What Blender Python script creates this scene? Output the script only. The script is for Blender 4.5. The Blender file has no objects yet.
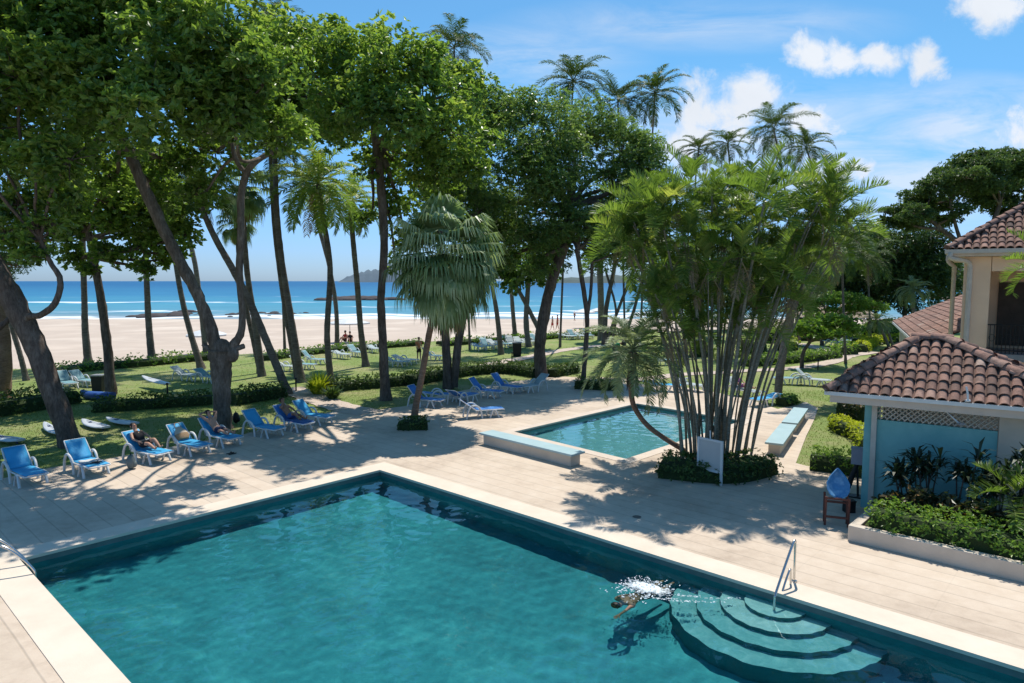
import bpy, bmesh, math, random
import numpy as np
from mathutils import Vector, Matrix
from mathutils.geometry import delaunay_2d_cdt
rng = np.random.default_rng(11)
random.seed(5)
R = math.radians
scene = bpy.context.scene
COL = scene.collection

# ------------------------------------------------------------ camera
CAM_H, F, W_, H_ = 5.8, 683.0, 1024, 683
PITCH = math.atan(60.5 / F)
cam_d = bpy.data.cameras.new('camera'); cam_d.sensor_width = 36; cam_d.lens = 24.0
cam_d.clip_start = 0.1; cam_d.clip_end = 60000
cam = bpy.data.objects.new('camera', cam_d); COL.objects.link(cam)
cam.location = (0, 0, CAM_H); cam.rotation_euler = (math.pi/2 - PITCH, 0, 0)
scene.camera = cam
cp, sp = math.cos(PITCH), math.sin(PITCH)
def ray(u, v):
    a, b = u - 512, 341.5 - v
    return np.array([a, F*cp + b*sp, -F*sp + b*cp])
def P(u, v, z=0.0):
    """survey: the point at height z that the photo shows at (u, v)"""
    r = ray(u, v); t = (z - CAM_H) / r[2]
    return np.array([r[0]*t, r[1]*t, z])
def PD(u, v, d):
    r = ray(u, v); t = d / r[1]
    return np.array([r[0]*t, d, CAM_H + r[2]*t])
def V(*a): return np.array(a, float)

# ------------------------------------------------------------ mesh builder
class MB:
    def __init__(s): s.v = []; s.f = []; s.n = 0
    def add(s, verts, faces, mi=0, rnd=None, smooth=False):
        verts = np.asarray(verts, float).reshape(-1, 3)
        if isinstance(faces, np.ndarray):
            groups = [faces]
        else:
            d = {}
            for i, f in enumerate(faces): d.setdefault(len(f), []).append(f)
            groups = [np.array(x) for x in d.values()]
        for g in groups:
            if len(g) == 0: continue
            if rnd is None: r = np.full(len(g), 0.5)
            elif np.isscalar(rnd): r = np.full(len(g), float(rnd))
            else: r = np.asarray(rnd, float)
            s.f.append((g + s.n, np.full(len(g), mi), r, np.full(len(g), smooth)))
        s.v.append(verts); s.n += len(verts)
    def quads(s, q, mi=0, rnd=None):        # q: (N,4,3)
        n = len(q); s.add(q.reshape(-1, 3), np.arange(n*4).reshape(n, 4), mi, rnd)
    def box(s, c, size, rot=None, mi=0, rnd=None, taper=1.0):
        x, y, z = np.array(size)/2
        v = np.array([[-x,-y,-z],[x,-y,-z],[x,y,-z],[-x,y,-z],[-x*taper,-y*taper,z],[x*taper,-y*taper,z],[x*taper,y*taper,z],[-x*taper,y*taper,z]])
        if rot is not None: v = v @ np.array(rot).T
        s.add(v + np.array(c), [(0,3,2,1),(4,5,6,7),(0,1,5,4),(1,2,6,5),(2,3,7,6),(3,0,4,7)], mi, rnd)
    def tube(s, pts, rad, n=8, mi=0, rnd=None, cap=True, wob=0.0, oval=1.0):
        pts = [np.array(p, float) for p in pts]; m = len(pts)
        if np.isscalar(rad): rad = [rad]*m
        up = np.array([0.137, 0.41, 0.9]); rings = []
        for i, p in enumerate(pts):
            t = pts[min(i+1, m-1)] - pts[max(i-1, 0)]; t = t/(np.linalg.norm(t)+1e-9)
            a = np.cross(t, up)
            if np.linalg.norm(a) < 1e-3: a = np.cross(t, [1, 0, 0])
            a /= np.linalg.norm(a); b = np.cross(t, a)
            th = np.arange(n)*2*math.pi/n
            rr = rad[i]*(1 + (wob*rng.normal(size=n) if wob else 0))
            rings.append(p + np.outer(np.cos(th)*rr, a) + np.outer(np.sin(th)*rr*oval, b))
        v = np.concatenate(rings); f = []
        for i in range(m-1):
            for j in range(n):
                k = (j+1) % n
                f.append((i*n+j, i*n+k, (i+1)*n+k, (i+1)*n+j))
        s.add(v, f, mi, rnd, True)
        if cap:
            s.add(rings[0], [tuple(range(n))[::-1]], mi, rnd); s.add(rings[-1], [tuple(range(n))], mi, rnd)
    def ball(s, c, r, nu=12, nv=8, mi=0, rnd=None, rot=None):
        r = np.array([r]*3 if np.isscalar(r) else r, float); v = []; f = []
        for i in range(nv+1):
            th = math.pi*i/nv
            for j in range(nu):
                ph = 2*math.pi*j/nu
                v.append([math.sin(th)*math.cos(ph), math.sin(th)*math.sin(ph), math.cos(th)])
        v = np.array(v)*r
        if rot is not None: v = v @ np.array(rot).T
        for i in range(nv):
            for j in range(nu):
                k = (j+1) % nu; f.append((i*nu+j, (i+1)*nu+j, (i+1)*nu+k, i*nu+k))
        s.add(v + np.array(c), f, mi, rnd, True)
    def mesh(s, name, mats):
        me = bpy.data.meshes.new(name)
        v = np.concatenate(s.v) if s.v else np.zeros((0, 3))
        me.vertices.add(len(v)); me.vertices.foreach_set('co', v.astype(np.float32).ravel())
        loops = np.concatenate([g.ravel() for g, *_ in s.f]); sizes = np.concatenate([np.full(len(g), g.shape[1]) for g, *_ in s.f])
        me.loops.add(len(loops)); me.loops.foreach_set('vertex_index', loops.astype(np.int32))
        me.polygons.add(len(sizes)); st = np.concatenate([[0], np.cumsum(sizes)[:-1]])
        me.polygons.foreach_set('loop_start', st.astype(np.int32))
        me.polygons.foreach_set('material_index', np.concatenate([x[1] for x in s.f]).astype(np.int32))
        me.polygons.foreach_set('use_smooth', np.concatenate([x[3] for x in s.f]).astype(bool))
        me.update(calc_edges=True)
        at = me.attributes.new('rnd', 'FLOAT', 'FACE'); at.data.foreach_set('value', np.concatenate([x[2] for x in s.f]).astype(np.float32))
        for m in (mats if isinstance(mats, (list, tuple)) else [mats]): me.materials.append(m)
        me.validate(verbose=False)
        return me
    def build(s, name, mats, parent=None, loc=None, bevel=0):
        o = bpy.data.objects.new(name, s.mesh(name, mats)); COL.objects.link(o)
        if parent is not None: o.parent = parent
        if loc is not None: o.location = loc
        if bevel:
            m = o.modifiers.new('bevel', 'BEVEL'); m.width = bevel; m.segments = 2; m.limit_method = 'ANGLE'
        return o
def rotz(a): c, s = math.cos(a), math.sin(a); return np.array([[c,-s,0],[s,c,0],[0,0,1]])
def roty(a): c, s = math.cos(a), math.sin(a); return np.array([[c,0,s],[0,1,0],[-s,0,c]])
def rotx(a): c, s = math.cos(a), math.sin(a); return np.array([[1,0,0],[0,c,-s],[0,s,c]])
def empty(name, loc, rz=0):
    o = bpy.data.objects.new(name, None); COL.objects.link(o); o.location = loc; o.rotation_euler.z = rz
    o.empty_display_size = 0.2
    return o
def tag(o, label, cat, group=None):
    o['label'] = label; o['category'] = cat
    if group: o['group'] = group
    return o
def struct(o): o['kind'] = 'structure'; return o
def copy_tree(o, parent=None):
    c = o.copy(); COL.objects.link(c); c.parent = parent
    for ch in list(o.children): copy_tree(ch, c)
    return c
def spline(pts, n=6):
    pts = [np.array(p, float) for p in pts]; out = []
    for i in range(len(pts)-1):
        p0 = pts[max(i-1,0)]; p1 = pts[i]; p2 = pts[i+1]; p3 = pts[min(i+2, len(pts)-1)]
        for k in range(n):
            t = k/n; out.append(0.5*((2*p1)+(-p0+p2)*t+(2*p0-5*p1+4*p2-p3)*t*t+(-p0+3*p1-3*p2+p3)*t**3))
    out.append(pts[-1]); return out

# ------------------------------------------------------------ materials
def nt(name):
    m = bpy.data.materials.new(name); m.use_nodes = True; t = m.node_tree; t.nodes.clear()
    o = t.nodes.new('ShaderNodeOutputMaterial'); return m, t, o
def node(t, typ, **k):
    n = t.nodes.new(typ)
    for a, b in k.items():
        if a.startswith('i_'): n.inputs[a[2:].replace('_', ' ')].default_value = b
        else: setattr(n, a, b)
    return n
def rgba(c): return (c[0], c[1], c[2], 1)
def ramp(t, stops):
    r = t.nodes.new('ShaderNodeValToRGB'); e = r.color_ramp.elements
    while len(e) < len(stops): e.new(0.5)
    for x, (p, c) in zip(e, stops): x.position = p; x.color = rgba(c) if not np.isscalar(c) else (c, c, c, 1)
    return r
def mix(t, fac, a, b, typ='MIX'):
    n = t.nodes.new('ShaderNodeMix'); n.data_type = 'RGBA'; n.blend_type = typ
    for i, x in ((0, fac), (6, a), (7, b)):
        if hasattr(x, 'is_output'): t.links.new(x, n.inputs[i])
        elif i == 0: n.inputs[0].default_value = x
        else: n.inputs[i].default_value = rgba(x) if not np.isscalar(x) else (x, x, x, 1)
    return n.outputs[2]
def math_(t, op, a, b=None, c=None, clamp=False):
    n = t.nodes.new('ShaderNodeMath'); n.operation = op; n.use_clamp = clamp
    for i, x in enumerate((a, b, c)):
        if x is None: continue
        if hasattr(x, 'is_output'): t.links.new(x, n.inputs[i])
        else: n.inputs[i].default_value = x
    return n.outputs[0]
def noise(t, vec, scale, detail=4, rough=0.55, dist=0.0):
    n = node(t, 'ShaderNodeTexNoise', i_Scale=scale, i_Detail=detail, i_Roughness=rough, i_Distortion=dist)
    t.links.new(vec, n.inputs['Vector']); return n.outputs['Fac']
def mat(name, c1, c2=None, scale=4, rough=0.7, bump=0.0, bscale=30, rnd=0.0, spec=0.3, metal=0.0, c3=None, coat=0.0):
    """noise-mottled solid; rnd mixes in the per-face random as brightness"""
    m, t, o = nt(name); b = node(t, 'ShaderNodeBsdfPrincipled', i_Roughness=rough, i_Metallic=metal)
    b.inputs['Specular IOR Level'].default_value = spec; b.inputs['Coat Weight'].default_value = coat
    co = t.nodes.new('ShaderNodeTexCoord').outputs['Object']
    c2 = c2 or tuple(x*0.8 for x in c1)
    n1 = noise(t, co, scale, 5, 0.6)
    st = [(0.3, c1), (0.7, c2)] if c3 is None else [(0.25, c1), (0.5, c2), (0.75, c3)]
    r = ramp(t, st); t.links.new(n1, r.inputs[0]); col = r.outputs[0]
    if rnd:
        a = node(t, 'ShaderNodeAttribute', attribute_name='rnd')
        f = math_(t, 'MULTIPLY_ADD', a.outputs['Fac'], 2*rnd, 1-rnd)
        col = mix(t, 1.0, col, f, 'MULTIPLY')
    t.links.new(col, b.inputs['Base Color'])
    if bump:
        n2 = noise(t, co, bscale, 4, 0.6); bp = node(t, 'ShaderNodeBump', i_Strength=bump, i_Distance=0.02)
        t.links.new(n2, bp.inputs['Height']); t.links.new(bp.outputs[0], b.inputs['Normal'])
    t.links.new(b.outputs[0], o.inputs[0]); return m
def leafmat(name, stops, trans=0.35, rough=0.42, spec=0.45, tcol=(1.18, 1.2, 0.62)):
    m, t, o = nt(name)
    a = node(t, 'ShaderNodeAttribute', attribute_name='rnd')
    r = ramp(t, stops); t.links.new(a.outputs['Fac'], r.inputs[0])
    b = node(t, 'ShaderNodeBsdfPrincipled', i_Roughness=rough); b.inputs['Specular IOR Level'].default_value = spec
    t.links.new(r.outputs[0], b.inputs['Base Color'])
    tr = t.nodes.new('ShaderNodeBsdfTranslucent'); t.links.new(mix(t, 1.0, r.outputs[0], tcol, 'MULTIPLY'), tr.inputs[0])
    mx = t.nodes.new('ShaderNodeMixShader'); mx.inputs[0].default_value = trans
    t.links.new(b.outputs[0], mx.inputs[1]); t.links.new(tr.outputs[0], mx.inputs[2]); t.links.new(mx.outputs[0], o.inputs[0])
    return m
def barkmat(name, c1, c2, c3, sx=9, sz=2.2, bump=1.0):
    m, t, o = nt(name); b = node(t, 'ShaderNodeBsdfPrincipled', i_Roughness=0.95); b.inputs['Specular IOR Level'].default_value = 0.15
    co = t.nodes.new('ShaderNodeTexCoord').outputs['Object']; mp = t.nodes.new('ShaderNodeMapping'); mp.inputs['Scale'].default_value = (sx, sx, sz); t.links.new(co, mp.inputs[0])
    n1 = noise(t, mp.outputs[0], 1.0, 6, 0.7, 0.6); n2 = noise(t, co, 1.3, 5, 0.65); n3 = noise(t, mp.outputs[0], 3.4, 4, 0.7)
    k = math_(t, 'ADD', math_(t, 'MULTIPLY', n1, 0.6), math_(t, 'MULTIPLY', n2, 0.4)); r = ramp(t, [(0.36, c1), (0.5, c2), (0.64, c3)]); t.links.new(k, r.inputs[0])
    c = mix(t, 1.0, r.outputs[0], math_(t, 'MULTIPLY_ADD', n3, 1.1, 0.45), 'MULTIPLY'); t.links.new(c, b.inputs['Base Color'])
    bp = node(t, 'ShaderNodeBump', i_Strength=bump, i_Distance=0.05); t.links.new(math_(t, 'MULTIPLY_ADD', n3, 0.4, n1), bp.inputs['Height']); t.links.new(bp.outputs[0], b.inputs['Normal'])
    t.links.new(b.outputs[0], o.inputs[0]); return m
M = {}
M['bark'] = barkmat('bark', (0.08,0.06,0.048), (0.155,0.125,0.10), (0.27,0.225,0.19))
M['bark_dark'] = barkmat('bark_dark', (0.065,0.05,0.04), (0.13,0.10,0.083), (0.22,0.18,0.15))
M['bark_palm'] = barkmat('bark_palm', (0.09,0.072,0.06), (0.165,0.138,0.118), (0.26,0.225,0.195), 3, 14)
M['bark_pink'] = barkmat('bark_pink', (0.15,0.095,0.065), (0.25,0.16,0.11), (0.34,0.23,0.17), 3, 14)
M['bark_pale'] = barkmat('bark_pale', (0.12,0.10,0.085), (0.20,0.175,0.15), (0.28,0.25,0.22), 3, 12)
G = lambda a, b, c: [(0.0, a), (0.55, b), (1.0, c)]
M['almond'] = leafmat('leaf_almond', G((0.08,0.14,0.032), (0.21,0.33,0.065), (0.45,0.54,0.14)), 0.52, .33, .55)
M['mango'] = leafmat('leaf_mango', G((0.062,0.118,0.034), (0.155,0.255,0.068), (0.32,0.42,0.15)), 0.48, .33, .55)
M['belt'] = leafmat('leaf_belt', G((0.022,0.052,0.014), (0.055,0.105,0.026), (0.13,0.19,0.05)), 0.35)
M['feathery'] = leafmat('leaf_feathery', G((0.07,0.14,0.045), (0.14,0.23,0.07), (0.23,0.32,0.11)), 0.5)
M['rain'] = leafmat('leaf_rain', G((0.055,0.095,0.03), (0.10,0.165,0.05), (0.16,0.23,0.08)), 0.42)
M['seagrape'] = leafmat('leaf_seagrape', G((0.05,0.11,0.025), (0.12,0.215,0.05), (0.22,0.32,0.08)), 0.45)
M['coconut'] = leafmat('leaf_coconut', G((0.035,0.068,0.015), (0.075,0.13,0.028), (0.18,0.20,0.055)), 0.35, 0.55, .25)
M['fanpalm'] = leafmat('leaf_fanpalm', G((0.09,0.15,0.05), (0.25,0.34,0.15), (0.55,0.62,0.40)), 0.45, 0.42, 0.5, (1.1,1.15,0.75))
M['areca'] = leafmat('leaf_areca', G((0.08,0.14,0.03), (0.19,0.29,0.06), (0.45,0.48,0.13)), 0.52, .38)
M['date'] = leafmat('leaf_date', G((0.07,0.125,0.05), (0.18,0.24,0.12), (0.36,0.41,0.26)), 0.4)
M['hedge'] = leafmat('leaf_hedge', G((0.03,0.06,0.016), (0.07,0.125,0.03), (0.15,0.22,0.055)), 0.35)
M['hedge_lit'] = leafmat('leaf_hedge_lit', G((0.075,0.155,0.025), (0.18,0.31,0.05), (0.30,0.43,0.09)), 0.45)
M['hedge_yellow'] = leafmat('leaf_hedge_yellow', G((0.24,0.30,0.025), (0.48,0.53,0.04), (0.68,0.68,0.08)), 0.48)
M['croton'] = leafmat('leaf_croton', [(0.0,(0.03,0.045,0.02)), (0.55,(0.06,0.08,0.03)), (0.8,(0.22,0.12,0.05)), (1.0,(0.4,0.2,0.06))], 0.25)
M['darkplant'] = leafmat('leaf_darkplant', G((0.012,0.025,0.010), (0.022,0.042,0.016), (0.05,0.075,0.03)), 0.2)
M['dry'] = leafmat('leaf_dry', G((0.16,0.11,0.06), (0.26,0.19,0.11), (0.38,0.30,0.19)), 0.3)
M['cane'] = barkmat('cane_stem', (0.17,0.16,0.12), (0.28,0.26,0.20), (0.38,0.36,0.29), 3, 16)
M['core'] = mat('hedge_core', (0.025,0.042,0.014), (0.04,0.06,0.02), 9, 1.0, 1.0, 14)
M['grassblade'] = leafmat('grass_blade', G((0.13,0.19,0.05), (0.19,0.25,0.07), (0.27,0.28,0.11)), 0.4, 0.7, 0.1)
M['white'] = mat('white_plastic', (0.72,0.72,0.71), (0.64,0.64,0.63), 3, 0.45, spec=0.4)
M['cream'] = mat('cream_paint', (0.64,0.55,0.45), (0.54,0.46,0.37), 1.5, 0.75, 0.15, 40)
M['blue'] = mat('blue_sling', (0.05,0.38,0.68), (0.04,0.32,0.60), 5, 0.6, 0.25, 120)
M['bluedeep'] = mat('blue_deep_sling', (0.05,0.22,0.58), (0.04,0.18,0.50), 5, 0.6, 0.25, 120)
M['teal_sling'] = mat('teal_sling', (0.20,0.36,0.40), (0.15,0.30,0.34), 5, 0.65, 0.25, 120)
M['grey_sling'] = mat('grey_sling', (0.40,0.46,0.47), (0.33,0.40,0.41), 5, 0.65, 0.25, 120)
M['steel'] = mat('steel', (0.66,0.64,0.61), (0.55,0.53,0.50), 6, 0.22, metal=1.0)
M['black'] = mat('black_plastic', (0.012,0.012,0.013), (0.02,0.02,0.02), 5, 0.5)
M['greyp'] = mat('grey_paint', (0.25,0.26,0.27), (0.20,0.21,0.22), 5, 0.6)
# ------------------------------------------------------------ sky and sun
SUN = V(0.12, 0.44, 1.0); SUN /= np.linalg.norm(SUN)
w = bpy.data.worlds.new('World'); scene.world = w; w.use_nodes = True
t = w.node_tree; t.nodes.clear()
wo = t.nodes.new('ShaderNodeOutputWorld'); bg = t.nodes.new('ShaderNodeBackground')
sky = t.nodes.new('ShaderNodeTexSky'); sky.sky_type = 'NISHITA'; sky.sun_disc = False
sky.sun_elevation = math.asin(SUN[2]); sky.sun_rotation = math.atan2(SUN[0], SUN[1])
sky.air_density = 1.0; sky.dust_density = 0.45; sky.ozone_density = 3.0; sky.altitude = 0
gm = t.nodes.new('ShaderNodeGamma'); gm.inputs[1].default_value = 1.0
t.links.new(sky.outputs[0], gm.inputs[0])
tc = t.nodes.new('ShaderNodeTexCoord'); sx = t.nodes.new('ShaderNodeSeparateXYZ'); t.links.new(tc.outputs['Generated'], sx.inputs[0])
X, Y, Z = sx.outputs
# cloud banks stand in fixed compass directions: (azimuth tan, elevation tan, half widths, strength)
yy = math_(t, 'MAXIMUM', Y, 0.02)
az = math_(t, 'DIVIDE', X, yy); el = math_(t, 'DIVIDE', Z, yy)
cb = t.nodes.new('ShaderNodeCombineXYZ'); t.links.new(az, cb.inputs[0]); t.links.new(el, cb.inputs[1])
n_big = noise(t, cb.outputs[0], 14.0, 7, 0.62, 0.3)
n_soft = noise(t, cb.outputs[0], 5.0, 6, 0.6, 0.5)
def cloud(u, v, ru, rv, gain=1.0):
    r = ray(u, v); a, e = r[0]/r[1], r[2]/r[1]
    dx = math_(t, 'MULTIPLY', math_(t, 'SUBTRACT', az, a), F/ru); dy = math_(t, 'MULTIPLY', math_(t, 'SUBTRACT', el, e), F/rv)
    d = math_(t, 'SQRT', math_(t, 'ADD', math_(t, 'MULTIPLY', dx, dx), math_(t, 'MULTIPLY', dy, dy)))
    return math_(t, 'MULTIPLY', math_(t, 'SUBTRACT', 1.0, d), gain)
def union(l):
    o = l[0]
    for x in l[1:]: o = math_(t, 'MAXIMUM', o, x)
    return o
cum = union([cloud(812, 55, 42, 28), cloud(840, 62, 40, 22), cloud(885, 58, 46, 22), cloud(925, 62, 30, 28), cloud(992, 6, 52, 30), cloud(760, 95, 70, 34), cloud(720, 112, 80, 44), cloud(800, 118, 60, 30),
             cloud(690, 140, 70, 35), cloud(1015, 140, 45, 40, 0.9), cloud(835, 175, 60, 26, 0.7), cloud(1080, 60, 60, 40)])
fld = math_(t, 'ADD', cum, math_(t, 'MULTIPLY', math_(t, 'SUBTRACT', n_big, 0.5), 2.6))
mr = t.nodes.new('ShaderNodeMapRange'); mr.interpolation_type = 'SMOOTHSTEP'; t.links.new(fld, mr.inputs[0])
mr.inputs[1].default_value = 0.12; mr.inputs[2].default_value = 0.85; mr.inputs[4].default_value = 0.92
# thin streaky veil
mp = t.nodes.new('ShaderNodeMapping'); mp.inputs['Rotation'].default_value = (0, 0, R(18)); mp.inputs['Scale'].default_value = (1.2, 6.0, 1)
t.links.new(cb.outputs[0], mp.inputs[0]); n_st = noise(t, mp.outputs[0], 3.0, 6, 0.65, 0.6)
veil = union([cloud(960, 125, 190, 55, 0.75), cloud(780, 150, 240, 80, 0.75), cloud(520, 60, 140, 40, 0.45), cloud(700, 25, 220, 30, 0.4), cloud(900, 180, 240, 60, 0.6)])
vf = math_(t, 'MULTIPLY', math_(t, 'MAXIMUM', veil, 0.0), math_(t, 'MULTIPLY', math_(t, 'MAXIMUM', math_(t, 'SUBTRACT', n_st, 0.33), 0), 4.0))
vf = math_(t, 'MINIMUM', vf, 0.6)
fac = math_(t, 'MAXIMUM', mr.outputs[0], vf)
# grade: deep tropical blue, paler haze low over the sea
hz = t.nodes.new('ShaderNodeMapRange'); hz.interpolation_type = 'SMOOTHSTEP'; t.links.new(Z, hz.inputs[0]); hz.inputs[1].default_value = 0.0; hz.inputs[2].default_value = 0.30
tint = mix(t, hz.outputs[0], (0.50, 0.72, 1.18), (0.53, 0.93, 1.06))
skyc = mix(t, 1.0, gm.outputs[0], tint, 'MULTIPLY')
shade = math_(t, 'MULTIPLY_ADD', n_soft, 2.0, 5.6)
comb = t.nodes.new('ShaderNodeCombineXYZ')
t.links.new(math_(t, 'MULTIPLY', shade, 0.97), comb.inputs[0]); t.links.new(math_(t, 'MULTIPLY', shade, 1.0), comb.inputs[1]); t.links.new(math_(t, 'MULTIPLY', shade, 1.05), comb.inputs[2])
t.links.new(mix(t, fac, skyc, comb.outputs[0]), bg.inputs[0]); bg.inputs[1].default_value = 0.138
t.links.new(bg.outputs[0], wo.inputs[0])
ld = bpy.data.lights.new('sun', 'SUN'); ld.energy = 5.0; ld.angle = R(0.53); ld.color = (1.0, 0.95, 0.86); ld.cycles.is_caustics_light = True
sun = bpy.data.objects.new('sun', ld); COL.objects.link(sun); sun.location = (20, 60, 80)
sun.rotation_euler = Vector(SUN).to_track_quat('Z', 'Y').to_euler()

# ------------------------------------------------------------ survey of the ground plan
C0 = P(380, 470); A = V(0.735, -0.678, 0); A /= np.linalg.norm(A); B = V(-A[1]*-1, -A[0], 0); B = V(-0.678, -0.735, 0); B /= np.linalg.norm(B)
PL, PW = 27.0, 9.25                           # main pool, length along A and width along B
pool = [C0, C0+A*PL, C0+A*PL+B*PW, C0+B*PW]
Q1, Q2, Q4 = P(513, 432), P(637, 403.5), P(626, 459.5); Q3 = Q2 + (Q4-Q1)
pool2 = [Q1, Q4, Q3, Q2]
LAWN_EDGE = [(-400, 30), (-60, 41), (-32, 46), (-15, 61), (5.6, 78), (15, 79), (45, 92), (120, 130), (400, 150)]
def ye(x): return np.interp(x, [a for a, b in LAWN_EDGE], [b for a, b in LAWN_EDGE])
SHORE = 142.0
def inpoly(p, poly):
    c = False; n = len(poly); j = n-1
    for i in range(n):
        a, b = poly[i], poly[j]
        if (a[1] > p[1]) != (b[1] > p[1]) and p[0] < (b[0]-a[0])*(p[1]-a[1])/(b[1]-a[1])+a[0]: c = not c
        j = i
    return c
# deck outline, surveyed along the grass edge
deck_poly = [V(-60, -6, 0), V(60, -6, 0), V(60, 9, 0), V(18, 14, 0), P(1024, 470), P(862, 474), P(807, 466), P(796, 463), P(806, 437), P(815, 418), P(818, 408), P(806, 402), P(778, 409), P(752, 400), P(715, 392),
             P(690, 388), P(649, 385), P(609, 380), P(565, 376.5), P(543, 378), P(500, 383), P(470, 389), P(440, 395), P(405, 406), P(370, 411), P(335, 411), P(300, 419), P(245, 434), P(197, 442), P(112, 458), P(49, 468), P(0, 479), P(-60, 492), V(-60, 17, 0)]
def sheet(poly, holes, z, name, m, grow=0.0, dens=None):
    pts = []; edges = []
    for pl in [poly] + holes:
        k = len(pts); n = len(pl)
        for i, p in enumerate(pl): pts.append(Vector((p[0], p[1]))); edges.append((k+i, k+(i+1) % n))
    vs, es, fs, *_ = delaunay_2d_cdt(pts, edges, [], 0, 1e-5)
    out = []
    for f in fs:
        c = sum((vs[i] for i in f), Vector((0, 0)))/len(f)
        if inpoly(c, poly) and not any(inpoly(c, h) for h in holes): out.append(tuple(f))
    mb = MB(); mb.add([(v.x, v.y, z) for v in vs], out)
    o = mb.build(name, m)
    bm = bmesh.new(); bm.from_mesh(o.data); bmesh.ops.recalc_face_normals(bm, faces=bm.faces)
    if bm.faces[0].normal.z < 0: bmesh.ops.reverse_faces(bm, faces=bm.faces)
    bm.to_mesh(o.data); bm.free(); return o
def smooth_poly(poly, keep): return poly

# ---- materials of the setting
def deck_material():
    m, t, o = nt('paved_deck'); b = node(t, 'ShaderNodeBsdfPrincipled', i_Roughness=0.75); b.inputs['Specular IOR Level'].default_value = 0.25
    co = t.nodes.new('ShaderNodeTexCoord').outputs['Object']
    mp = t.nodes.new('ShaderNodeMapping'); mp.inputs['Rotation'].default_value = (0, 0, math.atan2(-A[1], A[0])); t.links.new(co, mp.inputs[0])
    s = t.nodes.new('ShaderNodeSeparateXYZ'); t.links.new(mp.outputs[0], s.inputs[0])
    wv = noise(t, mp.outputs[0], 0.7, 2)
    yv = math_(t, 'ADD', math_(t, 'DIVIDE', s.outputs[1], 0.47), math_(t, 'MULTIPLY', wv, 0.06))
    fr = math_(t, 'FRACT', yv); row = math_(t, 'FLOOR', yv)
    d = math_(t, 'MINIMUM', fr, math_(t, 'SUBTRACT', 1.0, fr))
    seam = t.nodes.new('ShaderNodeMapRange'); seam.inputs[1].default_value = 0.008; seam.inputs[2].default_value = 0.05; t.links.new(d, seam.inputs[0])
    xs = math_(t, 'DIVIDE', s.outputs[0], 2.4); fx = math_(t, 'FRACT', math_(t, 'ADD', xs, math_(t, 'MULTIPLY', math_(t, 'MODULO', row, 2.0), 0.0)))
    dx = math_(t, 'MINIMUM', fx, math_(t, 'SUBTRACT', 1.0, fx))
    seam2 = t.nodes.new('ShaderNodeMapRange'); seam2.inputs[1].default_value = 0.0015; seam2.inputs[2].default_value = 0.008; t.links.new(dx, seam2.inputs[0])
    wn = t.nodes.new('ShaderNodeTexWhiteNoise'); wn.noise_dimensions = '1D'; t.links.new(row, wn.inputs['W'])
    st = noise(t, co, 0.35, 6, 0.65); st2 = noise(t, co, 3.0, 5, 0.7); st3 = noise(t, co, 55, 3, 0.7)
    r = ramp(t, [(0.28, (0.46,0.36,0.275)), (0.5, (0.595,0.48,0.372)), (0.72, (0.665,0.552,0.44))]); t.links.new(math_(t, 'MULTIPLY_ADD', math_(t, 'SUBTRACT', st2, 0.5), 0.5, st), r.inputs[0])
    f = math_(t, 'MULTIPLY_ADD', wn.outputs[0], 0.10, 0.93)
    f = math_(t, 'MULTIPLY', f, math_(t, 'MULTIPLY_ADD', seam.outputs[0], 0.22, 0.78))
    f = math_(t, 'MULTIPLY', f, math_(t, 'MULTIPLY_ADD', seam2.outputs[0], 0.05, 0.95))
    f = math_(t, 'MULTIPLY', f, math_(t, 'MULTIPLY_ADD', st3, 0.25, 0.875))
    t.links.new(mix(t, 1.0, r.outputs[0], f, 'MULTIPLY'), b.inputs['Base Color'])
    bp = node(t, 'ShaderNodeBump', i_Strength=0.5, i_Distance=0.01); t.links.new(math_(t, 'ADD', seam.outputs[0], math_(t, 'MULTIPLY', st3, 0.3)), bp.inputs['Height']); t.links.new(bp.outputs[0], b.inputs['Normal'])
    t.links.new(b.outputs[0], o.inputs[0]); return m
M['deck'] = deck_material()
M['coping'] = mat('coping_stone', (0.74,0.63,0.51), (0.65,0.54,0.43), 1.2, 0.7, 0.2, 50)
M['tile_band'] = mat('waterline_tile', (0.16,0.20,0.19), (0.10,0.14,0.14), 3, 0.4)
M['sand'] = mat('sand', (0.62,0.505,0.405), (0.50,0.40,0.32), 0.08, 0.95, 0.4, 3, c3=(0.68,0.57,0.465))
M['path'] = mat('path_concrete', (0.58,0.47,0.39), (0.48,0.385,0.32), 1.0, 0.9, 0.3, 20)
M['coping2'] = mat('small_pool_coping', (0.66,0.56,0.46), (0.56,0.46,0.38), 1.5, 0.75, 0.2, 40)
def lawn_material():
    m, t, o = nt('lawn'); b = node(t, 'ShaderNodeBsdfPrincipled', i_Roughness=0.9); b.inputs['Specular IOR Level'].default_value = 0.15
    co = t.nodes.new('ShaderNodeTexCoord').outputs['Object']
    a, c, e = noise(t, co, 0.25, 5, 0.65), noise(t, co, 2.2, 5, 0.7), noise(t, co, 40, 3, 0.8)
    r = ramp(t, [(0.28, (0.16,0.235,0.06)), (0.46, (0.235,0.30,0.09)), (0.60, (0.31,0.32,0.135)), (0.76, (0.40,0.345,0.20))])
    t.links.new(math_(t, 'MULTIPLY_ADD', math_(t, 'SUBTRACT', c, 0.5), 0.45, a), r.inputs[0])
    t.links.new(mix(t, 1.0, r.outputs[0], math_(t, 'MULTIPLY_ADD', e, 0.9, 0.55), 'MULTIPLY'), b.inputs['Base Color'])
    bp = node(t, 'ShaderNodeBump', i_Strength=0.9, i_Distance=0.05); t.links.new(e, bp.inputs['Height']); t.links.new(bp.outputs[0], b.inputs['Normal'])
    t.links.new(b.outputs[0], o.inputs[0]); return m
M['lawn'] = lawn_material()

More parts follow.
